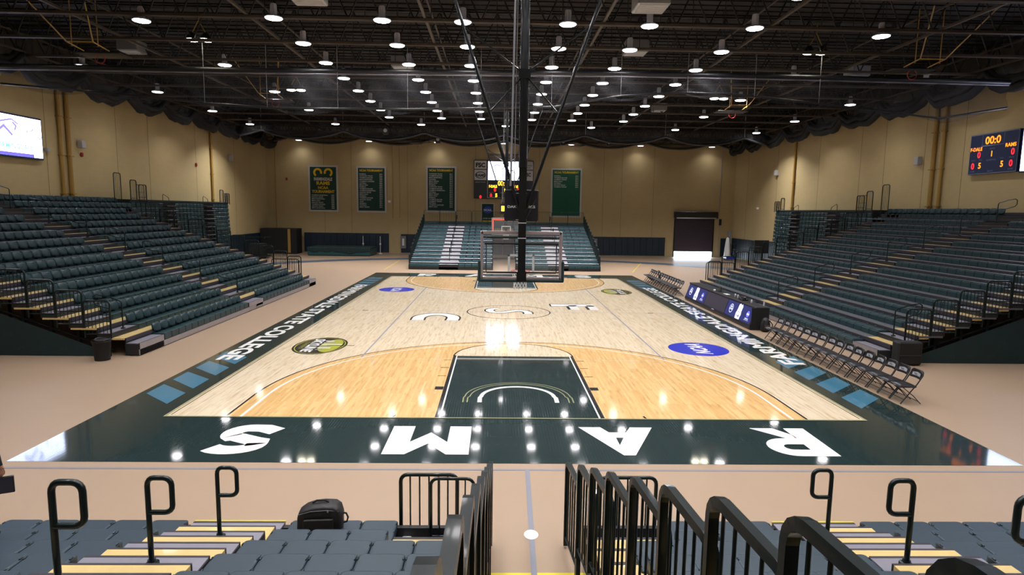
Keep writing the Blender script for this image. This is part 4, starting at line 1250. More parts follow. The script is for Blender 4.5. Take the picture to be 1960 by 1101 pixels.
# bag on the near stand
t = thing('shoulder_bag', 'black camera bag standing on the front seats of the near stand', 'bag', (-2.72, -5.52, .434), R(4))
b = MB(); n = 28; prof = []
ol = [(-.27,0),(.24,0),(.27,.03),(.275,.20),(.25,.29),(.19,.335),(.05,.345),(-.08,.335),(-.19,.30),(-.255,.255),(-.28,.18),(-.285,.05)]
rings = []
for (yy, s_) in ((-.13,.86),(-.115,.95),(-.06,1.0),(.06,1.0),(.115,.95),(.13,.86)):
    rings.append([(p[0]*s_, yy, .17+(p[1]-.17)*s_) for p in ol])
N_ = len(ol); vs = sum(rings, []); fs = [tuple(range(N_)), tuple(range(len(vs)-1, len(vs)-N_-1, -1))]
for r_ in range(5):
    for i in range(N_):
        j = (i+1) % N_; fs.append((r_*N_+i, (r_+1)*N_+i, (r_+1)*N_+j, r_*N_+j))
b.add([(v[0], v[1], v[2]+.0) for v in vs], fs, 0, True); b.build('body', ['bagc'], t)
b = MB(); b.cbox(-.2,-.165,.04,.18,-.125,.20,.02); b.build('pocket', ['bagc'], t)
b = MB(); b.tube([(.27,0,.20),(.31,0,.19),(.335,-.01,.14),(.32,-.02,.09),(.28,-.02,.08)], .012, 6); b.tube([(-.1,0,.34),(-.05,0,.37),(.06,0,.37),(.1,0,.34)], .012, 6); b.build('strap', ['blkm'], t)
b = MB(); b.tube([(-.26,-.12,.24),(-.1,-.14,.29),(.1,-.14,.30),(.24,-.12,.27)], .004, 5); b.cbox(.1,-.146,.27,.12,-.138,.29,.003); b.build('zipper', ['gry'], t)

# bins
t = thing('waste_bin', 'round black plastic bin at the corner of the left stand', 'bin', (-11.93, 4.93, 0), 0)
b = MB(); b.lathe([(.20,0),(.235,.55),(.25,.56),(.25,.60),(.225,.60),(.19,.03)], 20); b.build('body', ['blkm'], t)
b = MB(); b.lathe([(.255,.54),(.262,.57),(.255,.60)], 20); b.tube([(.22*math.cos(R(a)),.22*math.sin(R(a)),.60+.02*math.sin(a)) for a in range(0,360,20)], .018, 6, closed=True); b.build('liner', ['blk'], t)
b = MB(); b.cbox(11.5,5.0,.02,12.25,5.35,.72,.04); b.box(11.55,5.02,.30,12.2,4.985,.33,1); small('equipment_box', b, ['blkm','nose'], 'square black box at the corner of the right stand', 'box')

# ------------------------------------------------------------------ wall mounted things
def banner(label, x0, x1, z0_, z1_, cloth, title, lines, head=None):
    t = thing('banner', label, 'banner', ((x0+x1)/2, YF-.06, (z0_+z1_)/2), 0)
    W = (x1-x0)/2; H = (z1_-z0_)/2; bw = .17
    b = MB()
    # cloth with a slight wave
    n = 12
    def cl(xa, xb, za, zb, y, mi):
        vs = []
        for k in range(n+1):
            x = xa+(xb-xa)*k/n
            for z in (za, zb): vs.append((x, y-.012*math.sin(x*5), z))
        b.add(vs, [(2*k,2*k+2,2*k+3,2*k+1) for k in range(n)], mi)
    cl(-W, W, -H, H, 0, 0); cl(-W+bw, W-bw, -H+bw, H-bw, -.014, 1)
    b.tube([(-W,0,H),(W,0,H)], .025, 6, 0)
    zc = H-bw-.22; iw = 2*(W-bw)-.2
    y = -.04
    if head:
        b.text('FARMINGDALE', (0,y,H-1.35), (1,0,0), (0,0,1), .30, 0, bold=.04, wfit=iw*.75)
        b.text('RAMS', (0,y,H-1.75), (1,0,0), (0,0,1), .34, 2, bold=.04, wfit=iw*.55)
        for sx in (-1,1): b.stroke(arc(sx*.52,H-.72,.34,(-60 if sx > 0 else 240),(200 if sx > 0 else -20),16), .2, 0, 2, fn=lambda px, pz: (px, y, pz))
        b.text('NCAA', (0,y,H-2.2), (1,0,0), (0,0,1), .26, 2, bold=.04); b.text('TOURNAMENT', (0,y,H-2.58), (1,0,0), (0,0,1), .27, 2, bold=.04, wfit=iw*.93); zc = H-2.95
    else:
        b.text('NCAA TOURNAMENT', (0,y,zc-.02), (1,0,0), (0,0,1), .20, 2, bold=.04, wfit=iw*.94); zc -= .38
    for (a, yr) in lines:
        b.text(a, (-iw/2+.04, y, zc), (1,0,0), (0,0,1), .11, 3, bold=.02, align='l'); b.text(yr, (iw/2-.42, y, zc), (1,0,0), (0,0,1), .11, 3, bold=.02, align='l'); zc -= .181
    b.build('cloth', ['cloth_w', cloth, 'yel', 'ltxt'], t)
    return t
L1 = [('WOMEN\'S BASKETBALL','2003'),('INDOOR TRACK','2004'),('MEN\'S BASKETBALL','2005'),('MEN\'S GOLF','2005'),('INDOOR TRACK','2005'),('WOMEN\'S SOCCER','2006'),('INDOOR TRACK','2006'),('MEN\'S BASKETBALL','2006')]
L2 = [('BASEBALL','2006'),('OUTDOOR TRACK','2006'),('WOMEN\'S SOCCER','2008'),('MEN\'S BASKETBALL','2008'),('WOMEN\'S LACROSSE','2009'),('SOFTBALL','2009'),('MEN\'S GOLF','2009'),('BASEBALL','2009'),('WOMEN\'S SOCCER','2010'),('WOMEN\'S BASKETBALL','2010'),('INDOOR TRACK','2010'),('MEN\'S GOLF','2010'),('BASEBALL','2010'),('WOMEN\'S SOCCER','2010'),('INDOOR TRACK','2011'),('GOLF','2011'),('BASEBALL','2011'),('SOFTBALL','2011'),('MEN\'S TENNIS','2011')]
L3 = [('OUTDOOR TRACK','2011'),('WOMEN\'S SOCCER','2012'),('MEN\'S BASKETBALL','2012'),('SOFTBALL','2012'),('MEN\'S TENNIS','2012'),('MEN\'S GOLF','2012'),('BASEBALL','2012'),('OUTDOOR TRACK','2013'),('WOMEN\'S SOCCER','2013'),('WOMEN\'S BASKETBALL','2013'),('SOFTBALL','2013'),('MEN\'S TENNIS','2014'),('MEN\'S GOLF','2014'),('BASEBALL','2014'),('WOMEN\'S SOCCER','2014'),('WOMEN\'S TENNIS','2014'),('SOFTBALL','2015'),('WOMEN\'S LACROSSE','2015'),('MEN\'S GOLF','2015')]
L4 = [('BASEBALL','2015'),('WOMEN\'S SOCCER','2015'),('WOMEN\'S TENNIS','2015'),('MEN\'S GOLF','2016'),('SOFTBALL','2016'),('INDOOR TRACK','2016'),('WOMEN\'S TENNIS','2016')]
banner('dark green tournament banner with a gold and white team name at its top', -19.45, -16.50, 4.10, 8.68, 'cloth_n', 1, L1, head=True)
banner('dark green tournament banner listing many lines, second from the left', -14.68, -11.70, 4.08, 8.65, 'cloth_n', 1, L2)
banner('dark green tournament banner listing many lines, left of the scoreboard', -7.75, -4.70, 4.18, 8.77, 'cloth_n', 1, L3)
banner('bright green banner with only a short list, right of the scoreboard', 4.78, 7.92, 3.85, 8.76, 'cloth_g', 1, L4)
t = thing('banner', 'small dark banner with a round blue emblem below the scoreboard', 'banner', (-1.55, YF-.03, 4.0), 0)
b = MB(); b.box(-.68,-.01,-1.3,.68,0,1.2,0); b.box(-.58,-.02,-1.25,.58,-.01,1.1,1)
b.disc((0,-.024,.5), .38, 28, 2, 'y'); b.text('NCAA', (0,-.028,.5), (1,0,0),(0,0,1), .2, 3, bold=.03); b.text('DIVISION III', (0,-.024,-.35),(1,0,0),(0,0,1), .12, 3, bold=.02, wfit=.9); b.box(-.5,-.024,-1.15,.5,-.021,-.55,4); b.text('NATIONAL', (0,-.027,-.75),(1,0,0),(0,0,1),.13,1,wfit=.8); b.text('CHAMPIONSHIPS', (0,-.027,-1.0),(1,0,0),(0,0,1),.13,1,wfit=.9)
b.build('cloth', ['cloth_w','cloth_n',mat('emblem_blue', srgb(30,70,190), .6),'ltxt','yel'], t)

# far scoreboard
t = thing('scoreboard', 'black scoreboard with a bright white screen on the far wall', 'scoreboard', (0.02, YF, 0), 0)
b = MB(); b.cbox(-2.98,-.25,5.62,2.98,-.02,9.42,.03); b.build('cabinet', ['sbblk'], t)
b = MB()
for x0, x1 in ((-2.92,-1.72),(1.95,2.92)):
    b.box(x0,-.262,8.55,x1,-.25,9.36); b.box(x0,-.262,7.45,x1,-.25,8.47)
def seg_text(b, s_, x, z, h, mi, y, w=None): b.text(s_, (x,y,z), (1,0,0), (0,0,1), h, mi, bold=.03, wfit=w)
b.text('FSC', (-2.32,-.266,8.95),(1,0,0),(0,0,1),.42,1,bold=.05,wfit=.95); b.stroke(arc(-2.32,7.95,.5,0,360,28,ry=.30)[:-1], .07, 0, 1, fn=lambda x, z: (x,-.266,z), closed=True); b.text('RAMS', (-2.32,-.266,7.93),(1,0,0),(0,0,1),.26,1,bold=.05)
b.text('FSC', (2.42,-.266,8.05),(1,0,0),(0,0,1),.34,1,bold=.05,wfit=.6); b.text('FARMINGDALE', (2.42,-.266,8.95),(1,0,0),(0,0,1),.12,1,bold=.03,wfit=.8); b.text('STATE', (2.42,-.266,8.72),(1,0,0),(0,0,1),.12,1,bold=.03)
b.build('sign_panel', ['cloth_w','sbblk'], t)
b = MB(); b.box(-1.56,-.27,7.48,1.82,-.25,9.30); b.build('screen', ['scr'], t)
b = MB(); b.stroke(arc(-.65,8.75,.32,160,20,10,ry=.22), .10, 0, 0, fn=lambda x, z: (x,-.273,z)); b.stroke(arc(-.65,8.55,.28,200,330,10,ry=.2), .07, 0, 0, fn=lambda x, z: (x,-.273,z)); b.stroke(arc(.75,8.6,.28,200,330,10,ry=.2), .08, 0, 0, fn=lambda x, z: (x,-.273,z)); b.build('screen_picture', ['scrp'], t)
b = MB(); b.box(-1.62,-.262,5.7,-1.58,-.25,7.45,0); b.box(-1.62,-.262,5.7,1.8,-.25,5.74,0); b.text('HOME OF THE RAMS', (-2.32,-.263,7.25),(1,0,0),(0,0,1),.1,0,wfit=1.0)
b.text('PERIOD', (.1,-.263,6.78),(1,0,0),(0,0,1),.09,0); b.text('FOULS   T.O.L.', (-1.05,-.263,6.22),(1,0,0),(0,0,1),.09,0); b.text('PLAYER-FOUL', (.0,-.263,6.22),(1,0,0),(0,0,1),.09,0); b.text('SCORE', (-1.2,-.263,5.82),(1,0,0),(0,0,1),.09,0); b.build('caption', ['ltxt'], t)
b = MB(); y = -.272

for (tx, px_, pz_, hh, wf, mm) in (('00:1',-.15,7.18,.46,.85,'ledy'),('F-DALE',-1.05,6.86,.26,.8,'ledy'),('RAMS',1.15,6.86,.26,.6,'ledy'),('1',.12,6.5,.3,None,'ledy'),('5',-.72,5.98,.34,None,'ledy'),('5',1.0,5.98,.34,None,'ledy'),
        ('0',-.85,6.52,.34,None,'ledr'),('0',-1.25,5.98,.3,None,'ledr'),('0',1.45,6.52,.34,None,'ledr'),('0',-2.3,5.8,.3,None,'ledr')):
    b = MB(); b.text(tx, (px_,y,pz_),(1,0,0),(0,0,1),hh,0,bold=.03,wfit=wf); b.build('digit_display', [mm], t)
b = MB(); b.box(-1.6,-.2,9.5,1.8,-.05,10.1,0); b.text('FARMINGDALE STATE', (.1,-.21,9.95),(1,0,0),(0,0,1),.2,1,bold=.03,wfit=2.9); b.text('COLLEGE ATHLETICS', (.1,-.21,9.66),(1,0,0),(0,0,1),.2,1,bold=.03,wfit=2.9); b.build('name_sign', [mat('greyed_sign', srgb(128,112,84), .6),'sbnavy'], t)

# left wall screen
t = thing('video_screen', 'bright white video screen high on the left wall', 'screen', (XL, 17.35, 7.65), 0)
b = MB(); b.cbox(.02,-2.12,-1.02,.22,2.12,1.02,.02); b.build('cabinet', ['sbnavy'], t)
b = MB(); b.box(.22,-2.05,-.93,.226,2.05,.93,0); b.build('screen', ['scr'], t)
b = MB()
sf = lambda x, z: (.229, x+.75, z)
b.stroke([(-1.6,.5),(-.6,.75),(-.2,.55)], .08, 0, 0, fn=sf); b.stroke([(.35,.35),(.3,.2)], .06, 0, 0, fn=sf); b.stroke([(1.0,.15),(1.15,.0),(1.3,.12)], .05, 0, 0, fn=sf); b.stroke([(0,-.1),(.05,.12),(.12,-.1)], .05, 0, 0, fn=sf); b.stroke([(-1.5,.1),(-1.1,.4),(-.6,.0)], .12, 0, 0, fn=sf)
b.stroke([(-.55,.62),(-.35,.45),(-.45,.25)], .10, 0, 0, fn=sf); b.stroke([(.55,.3),(.75,.42),(.85,.25)], .05, 0, 0, fn=sf); b.stroke([(-.4,-.18),(.9,-.22)], .02, 0, 0, fn=sf)
b.text('FARMINGDALE', (.229,.25,-.48),(0,1,0),(0,0,1),.24,1,bold=.02,wfit=2.3); b.box(.227,-2.05,-.93,.2285,1.45,-.78,2)
b.build('screen_picture', ['scrp','scrc','scrb'], t)

# right wall scoreboard with its own screen beside it
t = thing('scoreboard', 'navy scoreboard with orange and red digits on the right wall', 'scoreboard', (XR, 17.1, 7.55), 0)
b = MB(); b.cbox(-.22,-1.5,-.98,-.02,1.5,.98,.02); b.build('cabinet', ['sbnavy'], t)
XD2, YD2 = (0,-1,0), (0,0,1)
b = MB()
fr = lambda y, z: (-.224, y, z)
for P_ in ([(-1.47,-.95),(1.47,-.95),(1.47,.95),(-1.47,.95)],): b.stroke(P_, .03, 0, 0, fn=fr, closed=True)
b.stroke([(.72,.92),(.72,.38),(-.62,.38),(-.62,.92)], .025, 0, 0, fn=fr)
for s_, y, z_ in (('PERIOD',.05,.22),('PLAYER-FOUL',.05,-.32),('MATCH',.05,-.85),('SCORE',-1.15,-.82),('SCORE',1.2,-.82),('FOULS',1.2,-.28),('T.O.L.',.72,-.28),('T.O.L.',-.6,-.28),('FOULS',-1.15,-.28)):
    b.text(s_, (-.224,y,z_), XD2, YD2, .07, 0, bold=.02)
b.build('caption', [mat('grey_caption', srgb(110,120,150), .6)], t)

for (tx, py_, pz_, hh, wf, mm) in (('00:0',.05,.64,.36,.95,'ledo'),('1',.05,-.02,.26,None,'ledo'),('5',.75,-.55,.28,None,'ledo'),('F-DALE',1.05,.26,.17,.75,'ledo'),('RAMS',-1.05,.30,.17,.62,'ledo'),('5',-.62,-.55,.28,None,'ledo'),
        ('0',.85,-.02,.3,None,'ledr'),('0',1.2,-.55,.3,None,'ledr'),('0',-1.2,-.02,.3,None,'ledr'),('0',-1.15,-.55,.3,None,'ledr')):
    b = MB(); b.text(tx, (-.228,py_,pz_), XD2, YD2, hh, 0, bold=.02, wfit=wf); b.build('digit_display', [mm], t)
t = thing('video_screen', 'bright video screen beside the right wall scoreboard', 'screen', (XR, 13.35, 7.5), 0)
b = MB(); b.cbox(-.24,-2.1,-1.0,-.02,2.1,1.0,.02); b.build('cabinet', ['sbnavy'], t)
b = MB(); b.box(-.246,-2.02,-.92,-.24,2.02,.92); b.build('screen', ['scr'], t)

# wall pads
def pads(name, label, quad, mats=('pad',)):
    b = MB(); x0, y0, x1, y1, z1_ = quad
    horiz = abs(x1-x0) > abs(y1-y0); L = (x1-x0) if horiz else (y1-y0); n = max(1, int(L/.61)); st = L/n
    for k in range(n):
        if horiz: b.cbox(x0+k*st+.004, y0, .08, x0+(k+1)*st-.004, y1, z1_, .015)
        else: b.cbox(x0, y0+k*st+.004, .08, x1, y0+(k+1)*st-.004, z1_, .015)
    return tag(b.build(name, list(mats)), label, 'wall padding')
pads('wall_padding', 'dark navy padding on the far wall behind the high jump mat', (-20.0, YF-.06, -11.5, YF-.01, 2.0))
pads('wall_padding', 'navy padding on the far wall left of the far stand', (-10.3, YF-.06, -1.4, YF-.01, 1.95))
pads('wall_padding', 'navy padding on the far wall right of the far stand', (1.4, YF-.06, 16.6, YF-.01, 1.95))
pads('wall_padding', 'navy padding on the far wall right of the roller door', (22.3, YF-.06, 23.4, YF-.01, 1.95))
pads('wall_padding', 'navy padding low on the right wall by the roller door', (XR-.06, 39.2, XR-.01, YF-.1, 2.0))
pads('wall_padding', 'navy padding low on the left wall in the far corner', (XL+.01, 39.2, XL+.06, YF-.1, 2.0))
# wall hardware
def pipe(label, pts, r=.06, m_='pipe', cat='pipe', name='wall_pipe'):
    b = MB(); b.tube(pts, r, 10)
    for p in pts[::max(1, len(pts)-1)][:1]:
        for z in range(1, 12, 2):
            if abs(pts[0][2]-pts[-1][2]) > 3: b.cbox(p[0]-r*1.4, p[1]-r*1.4, z, p[0]+r*1.4, p[1]+r*1.4, z+.05, .01)
    return tag(b.build(name, [m_]), label, cat)
pipe('ochre drain pipe on the left wall right of the video screen', [(XL+.12,20.9,0),(XL+.12,20.9,12.3)], .09)
pipe('second thicker ochre drain pipe beside it on the left wall', [(XL+.12,21.55,0),(XL+.12,21.55,12.3)], .11)
pipe('ochre drain pipe on the left wall above the folded stand', [(XL+.12,38.4,0),(XL+.12,38.4,12.3)], .09)
pipe('ochre drain pipe on the right wall nearer the scoreboard', [(XR-.12,20.7,0),(XR-.12,20.7,12.3)], .09)
pipe('ochre drain pipe on the right wall, farther one of the pair', [(XR-.12,21.4,0),(XR-.12,21.4,12.3)], .11)
pipe('ochre drain pipe on the right wall above the folded stand', [(XR-.12,37.7,0),(XR-.12,37.7,12.3)], .09)
pipe('thin conduit running up the far wall between banners, left', [(-11.1,YF-.05,3.5),(-11.1,YF-.05,10.9)], .02)
pipe('thin conduit running up the far wall between banners, right', [(-10.4,YF-.05,3.5),(-10.4,YF-.05,10.9)], .02)
pipe('yellow conduit on the far wall in the left corner', [(XL+.9,YF-.06,2.1),(XL+.9,YF-.06,11)], .03)
pipe('grey conduit on the far wall beside the roller door', [(22.0,YF-.06,.2),(22.0,YF-.06,4.6),(22.0,YF-.06,10.9)], .03, 'lgry')
def wbox(name, label, cat, c, s_, m_='lgry'):
    b = MB(); b.cbox(c[0]-s_[0]/2,c[1]-s_[1]/2,c[2]-s_[2]/2,c[0]+s_[0]/2,c[1]+s_[1]/2,c[2]+s_[2]/2,.02)
    b.lathe([(min(s_)*.3,0),(min(s_)*.3,.02)], 10, (c[0]-min(s_[0],s_[1])*0,c[1],c[2]-s_[2]/2-.02))
    return tag(b.build(name, [m_]), label, cat)
wbox('wall_speaker', 'grey box speaker on the left wall between pipe and far corner', 'speaker', (XL+.15,22.55,7.75), (.28,.34,.42))
wbox('fire_alarm', 'small red fire alarm below the grey speaker on the left wall', 'alarm', (XL+.06,22.65,7.2), (.10,.16,.22), 'red')
wbox('wall_camera', 'small pale dome camera on the left wall beside the screen', 'camera', (XL+.12,19.9,7.2), (.18,.22,.18))
wbox('wall_speaker', 'grey box speaker on the left wall near the far corner', 'speaker', (XL+.15,42.0,8.6), (.28,.34,.5))
wbox('fire_alarm', 'small red fire alarm on the left wall above the folded stand', 'alarm', (XL+.06,35.9,7.6), (.10,.16,.24), 'red')
wbox('wall_speaker', 'grey box speaker on the right wall near the ochre pipe', 'speaker', (XR-.15,22.6,7.6), (.28,.34,.46))
wbox('wall_speaker', 'grey box speaker on the right wall above the far folded stand', 'speaker', (XR-.15,40.9,8.0), (.28,.34,.46))
wbox('fire_alarm', 'small red fire alarm on the far wall between corner and first banner', 'alarm', (-21.6,YF-.06,7.3), (.16,.10,.22), 'red')
wbox('emergency_light', 'small white emergency light on the far wall beside the second banner', 'light', (-11.4,YF-.09,5.2), (.3,.16,.22), 'wht')
wbox('wall_camera', 'small pale camera on the far wall left of the scoreboard', 'camera', (-4.2,YF-.10,7.6), (.16,.18,.16))
wbox('wall_camera', 'small white dome camera on the right wall in the far corner', 'camera', (XR-.1,44.5,5.0), (.18,.22,.2), 'wht')
wbox('control_box', 'small dark control box beside the roller door', 'control box', (22.15,YF-.12,3.6), (.2,.2,.6), 'blk')
for k, x in enumerate((-10.05, 9.35)):
    b = MB(); b.cbox(x-.28,YF-.16,.5,x+.28,YF-.07,1.75,.02,0); b.box(x-.1,YF-.165,.8,x+.1,YF-.16,1.5,1)
    tag(b.build('fire_cabinet', ['gry','wht']), 'grey extinguisher cabinet on the wall padding %s of the far stand' % ('left','right')[k], 'cabinet')

# high jump mat, storage, lift, gates
t = thing('high_jump_mat', 'long green crash mat lying by the far wall', 'mat', (-15.4, 47.6, 0), 0)
b = MB(); n = 24; vs = []; X0, X1, Y0, Y1, Hh = -2.95, 2.95, -1.6, 1.6, .80
b.cbox(X0, Y0, .0, X1, Y1, Hh-.06, .08, 0)
b.build('body', ['padg'], t)
b = MB(); b.cbox(X0-.06, Y0-.06, Hh-.10, X1+.06, Y1+.06, Hh, .05)
for k in range(n):   # drooping cover edge
    xa = X0 + (X1-X0)*k/n; d_ = .22 + .16*abs(math.sin(k*.7)) + (.15 if 12 < k < 19 else 0)
    b.cbox(xa, Y0-.08, Hh-.06-d_, xa+(X1-X0)/n, Y0-.03, Hh-.03, .02)
b.build('cover', ['skirt'], t)
for k, x in enumerate((-13.9, -12.2)):
    b = MB(); b.lathe([(.22,0),(.22,.04),(.03,.06)], 16, (x,46.0-.3*k*0+3.6,0)); b.tube([(x,49.6,.04),(x,49.6,1.75)], .03, 8); b.cbox(x-.08,49.55,.9,x+.08,49.65,1.05,.01)
    tag(b.build('jump_standard', ['wht']), ('white high jump upright behind the mat centre','white high jump upright at the right end of the mat')[k], 'upright')
t = thing('mat_stack', 'tall black block of folded wrestling mats in the far left corner', 'mats', (-21.7, 48.9, 0), 0)
b = MB()
for k in range(6): b.cbox(-1.75, -.9+.28*k, .0, 1.75, -.9+.28*(k+1)-.01, 2.45, .04)
b.build('mat', ['blkm'], t)
b = MB(); b.box(.9,-.93,.1,1.15,-.905,2.4); b.build('strap', ['pipe'], t)
t = thing('equipment_cage', 'low dark wire cage cart behind the left stand end', 'cart', (-21.6, 42.5, 0), 0)
b = MB(); 
for y in (-.8,.8): guard(b, (-.9,y,.0), (.9,y,.0), 1.85, 10, r=.02, mid=.9)
for x in (-.9,.9): guard(b, (x,-.8,.0), (x,.8,.0), 1.85, 8, r=.02, mid=.9)
b.build('frame', ['rail'], t)
b = MB(); b.cbox(-.85,-.75,.15,.85,.75,.25,.01); b.cbox(-.7,-.6,.25,.6,.6,1.3,.06); b.build('load', ['blkm'], t)
t = thing('personnel_lift', 'upright aerial work lift with a wrapped white cover in the far right corner', 'lift', (22.0, 47.2, 0), 0)
b = MB(); b.cbox(-.4,-.5,.12,.4,.5,.35,.03)
b.build('base', ['blueplas'], t)
for sx in (-.35,.35):
    for sy in (-.42,.42):
        b = MB(); b.lathe([(.09,-.03),(.1,0),(.09,.03)], 12, (sx,sy,.10), axis='x'); b.build('wheel', ['blkm'], t)
b = MB(); b.cbox(-.12,.1,.3,.16,.35,2.75,.02); b.cbox(-.08,.0,.3,.12,.1,2.5,.01); b.build('mast', ['gry'], t)
b = MB(); b.lathe([(.30,.35),(.26,1.0),(.20,1.6),(.14,2.1),(.03,2.2)], 12, (-.28,-.2,0)); b.build('cover', ['wht'], t)
b = MB(); guard(b, (.0,-.3,.5), (.55,-.3,.5), 1.1, 4, mid=.5); guard(b, (.55,-.3,.5), (.55,.3,.5), 1.1, 4, mid=.5); b.build('platform_rail', ['rail'], t)
b = MB(); b.cbox(19.0,34.0,1.5,20.1,34.12,2.5,.02,0); b.tube([(19.55,34.15,1.6),(19.55,34.15,.05)], .03, 8, 0); b.tube([(19.1,34.2,.04),(20.0,34.2,.04)], .03, 8, 0); b.tube([(19.55,33.8,.04),(19.55,34.5,.04)], .03, 8)
tag(b.build('monitor_stand', ['blkm']), 'black flat monitor on a stand in front of the right folded stand', 'monitor')
def gate(name, label, p0, p1, h=1.1, nb=10, z=0.0):
    t = thing(name, label, 'barrier', p0, 0)
    q = Vector(p1)-Vector(p0); b = MB(); guard(b, (0,0,z), (q.x,q.y,z), h, nb, r=.024); b.build('frame', ['rail'], t)
    b = MB(); e = q.normalized()*.25
    b.cbox(-.12,-.2,0,.12,.2,.03,.01); b.cbox(q.x-.12,q.y-.2,0,q.x+.12,q.y+.2,.03,.01); b.build('foot', ['rail'], t)
gate('barrier_rail', 'dark railing panel standing on the floor past the right stand, nearer', (12.2,24.6,0), (13.9,24.6,0), 1.5, 12)
gate('barrier_rail', 'dark railing panel standing on the floor past the right stand, farther', (14.5,25.9,0), (16.1,25.9,0), 2.2, 12)
gate('barrier_rail', 'dark railing panel standing past the far end of the left stand', (-12.4,24.5,0), (-14.0,24.5,0), 1.4, 12)

# ceiling mounted boxes, raised hoops, speakers
for k, (x, y, w_, mt_) in enumerate([(-17.2,16.8,.9,'gry'),(-7.0,9.1,1.1,'lgry'),(-5.3,18.95,1.0,'gry'),(5.4,15.2,1.0,'gry'),(4.6,9.15,1.1,'lgry'),(17.4,19.0,.9,'gry'),(-11.0,44.9,.9,'lgry'),(10.4,30.6,.9,'gry')]):
    t = thing('unit_heater', 'boxy ceiling air unit in the trusses, %s' % ('above the left stand','white one above the near left court','left of the mast past mid court','right of the mast at mid court','white one above the near right court','above the right stand','near the far wall','above the far right court')[k], 'air unit', (x,y,11.35), 0, 'ceiling air units')
    b = MB(); b.cbox(-w_/2,-w_/2,.0,w_/2,w_/2,.5,.03); b.build('casing', [mt_], t)
    b = MB()
    for q in range(8): b.box(-w_/2+.08, -w_/2+.08+q*(w_-.16)/8, -.03, w_/2-.08, -w_/2+.08+q*(w_-.16)/8+.03, .0)
    b.build('grille', ['wht'], t)
    b = MB()
    for sx in (-1,1):
        for sy in (-1,1): b.tube([(sx*w_*.45,sy*w_*.45,.48),(sx*w_*.45,sy*w_*.45,1.3)], .01, 4)
    b.build('hanger', ['steel'], t)
for k, (x, y, rz) in enumerate([(-13.2,22.5,0),(13.3,23.5,0),(-16.6,12.2,0),(16.6,12.2,0),(-6.8,45.6,R(80)),(5.4,45.6,R(-80))]):
    t = thing('raised_backstop', 'side basketball backstop folded up into the trusses, %s' % ('above the left stand, farther','above the right stand, farther','above the left stand, nearer','above the right stand, nearer','left of the far scoreboard','right of the far scoreboard')[k], 'basketball hoop', (x, y, 10.55), rz, 'raised side backstops')
    b = MB(); b.tube([(-1.2,-1.6,1.6),(-.5,0,.1),(-.5,1.0,.0)], .025, 6); b.tube([(1.2,-1.6,1.6),(.5,0,.1),(.5,1.0,.0)], .025, 6); b.tube([(-.5,0,.1),(.5,0,.1)], .03, 6); b.tube([(-.9,-.8,.9),(.9,-.8,.9)], .03, 6); b.tube([(-.5,.3,.0),(-.5,.3,2.08)], .02, 6); b.tube([(.5,.3,.0),(.5,.3,2.08)], .02, 6); b.build('frame', ['pipe' if k < 4 else 'blk'], t)  # ochre on the frames over the side stands imitates yellow light they reflect
    b = MB(); b.cbox(-.9,1.0,-.08,.9,1.9,-.03,.02); b.build('backboard', ['blk'], t)
    b = MB(); b.tube([(.2*math.cos(R(a)),1.2+.0*a,-.25+.2*math.sin(R(a))) for a in range(0,360,30)], .012, 5, closed=True); b.build('rim', ['rim'], t)
for k, (x, y) in enumerate([(-9.5,37.9),(-5.9,43.65),(5.2,43.65),(9.3,43.65)]):
    t = thing('stage_speaker', 'small black loudspeaker hung below the far trusses, %s of four from the left' % ORD[k], 'speaker', (x,y,10.6), 0, 'loudspeakers under the far trusses')
    b = MB(); b.cbox(-.22,-.2,-.3,.22,.2,.3,.04); b.build('cabinet', ['blk'], t); b = MB(); b.lathe([(.15,0),(.12,-.02),(.05,-.03)], 14, (0,-.2,.02), axis='y'); b.build('cone', ['lgry'], t); b = MB(); b.tube([(0,0,.3),(0,0,2.04)], .015, 5); b.build('hanger', ['steel'], t)

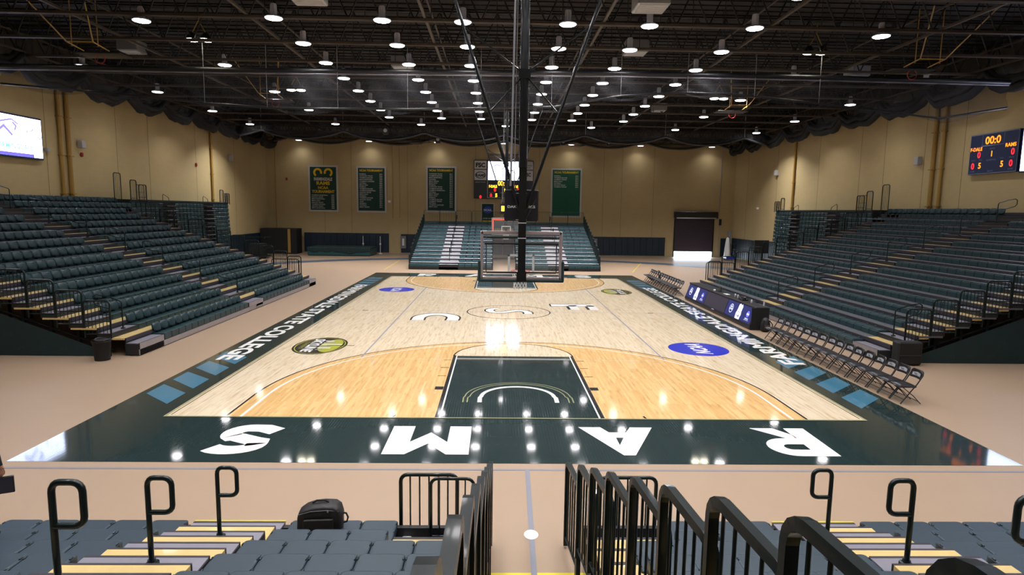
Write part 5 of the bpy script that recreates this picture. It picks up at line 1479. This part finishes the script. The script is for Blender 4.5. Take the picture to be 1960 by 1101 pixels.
# ------------------------------------------------------------------ person at the left edge, standing on the floor beside the near stand
def make_person(loc, rz):
    t = thing('person', 'person in a dark jacket standing on the near stand at the left edge', 'person', loc, rz)
    vs = []; ed = []; rad = []
    def v(p, r, par=None):
        vs.append(p); rad.append(r)
        if par is not None: ed.append((par, len(vs)-1))
        return len(vs)-1
    pel = v((0,0,.96), .15)
    sp = v((0,.0,1.12), .135, pel); ch_ = v((0,.0,1.32), .155, sp); nk = v((0,.0,1.47), .065, ch_); hd0 = v((0,.015,1.56), .06, nk)
    for sx in (-1, 1):
        h = v((sx*.10,0,.88), .10, pel); kn = v((sx*.11,.02,.50), .062, h); an = v((sx*.12,-.02,.09), .042, kn); v((sx*.13,.14,.04), .035, an)
        sh = v((sx*.19,0,1.40), .065, ch_)
        el = v((sx*.26,-.01,1.13), .047, sh); wr = v((sx*.275,.04,.88), .032, el)
        hw = v((sx*.28,.05,.82), .034, wr)
    me = bpy.data.meshes.new('body'); me.from_pydata(vs, ed, [])
    o = bpy.data.objects.new('body', me); col.objects.link(o)
    sk = o.modifiers.new('skin', 'SKIN'); o.modifiers.new('sub', 'SUBSURF').levels = 2
    lay = me.skin_vertices[0] if me.skin_vertices else None
    if lay is None:
        bpy.context.view_layer.objects.active = o
    for i, r in enumerate(rad):
        me.skin_vertices[0].data[i].radius = (r, r*.85 if i in (0,1,2) else r)
    me.skin_vertices[0].data[0].use_root = True
    dg = bpy.context.evaluated_depsgraph_get(); em = bpy.data.meshes.new_from_object(o.evaluated_get(dg))
    bpy.data.objects.remove(o)
    # clothing by height and reach: trousers below the waist, jacket above, skin at hands and neck
    for mt_ in ('jkt','trou','skin','blkm'): em.materials.append(M[mt_])
    for p in em.polygons:
        c = p.center
        p.material_index = 2 if (c.z > 1.49 or (abs(c.x) > .2 and c.z < .875)) else 0 if (c.z > .93 or abs(c.x) > .2) else 3 if c.z < .10 else 1
        p.use_smooth = True
    bo = bpy.data.objects.new('body', em); col.objects.link(bo); bo.parent = t
    b = MB()
    b.lathe([(.02,-.115),(.05,-.105),(.068,-.06),(.078,0),(.080,.05),(.070,.09),(.04,.115),(.005,.12)], 18, (0,.02,1.66))
    for i, p in enumerate(b.v): b.v[i] = (p[0]*.95, (p[1]-.02)*1.18+.02, p[2])
    b.tube([(0,.105,1.68),(0,.128,1.645),(0,.108,1.635)], .012, 6)
    for sx in (-1,1): b.lathe([(.001,-.012),(.02,0),(.001,.012)], 8, (sx*.078,.01,1.655), axis='x')
    b.build('head', ['skin'], t)
    b = MB()
    for sx in (-1,1): b.lathe([(.001,-.006),(.009,0),(.001,.006)], 8, (sx*.03,.108,1.675), axis='y')
    b.box(-.022,.105,1.600,.022,.110,1.606); b.build('eyes', ['hair'], t)
    b = MB(); b.lathe([(.084,-.01),(.090,.04),(.080,.09),(.045,.125),(.005,.13)], 18, (0,.0,1.665)); b.lathe([(.06,-.09),(.08,-.03),(.085,.02)], 14, (0,-.02,1.66)); b.build('hair', ['hair'], t)
    for sx in (-1, 1):
        b = MB(); hx = sx*.28
        for k in range(4):
            y = .085 - .021*k; ln = (.070,.078,.072,.056)[k]
            b.tube([(hx,y,.82),(hx+sx*.008,y+.002,.82-ln*.5),(hx+sx*.0,y+.003,.82-ln*.85),(hx-sx*.014,y+.002,.82-ln)], .0085, 6)
        b.tube([(hx,.085,.84),(hx-sx*.022,.105,.815),(hx-sx*.026,.110,.785)], .010, 6)
        b.build('hand', ['skin'], t)
    return t
pp = make_person((-6.33, -6.30, .68), R(0))
t = thing('tablet', 'black tablet hanging from the hand of the person at the left edge', 'tablet', (-6.04, -6.245, 1.34), R(25))
b = MB(); b.cbox(-.10,-.010,-.115,.10,.010,.085,.008); b.build('case', ['blk'], t)
b = MB(); b.box(-.088,-.0125,-.103,.088,-.010,.073); b.build('screen', ['tscro'], t)
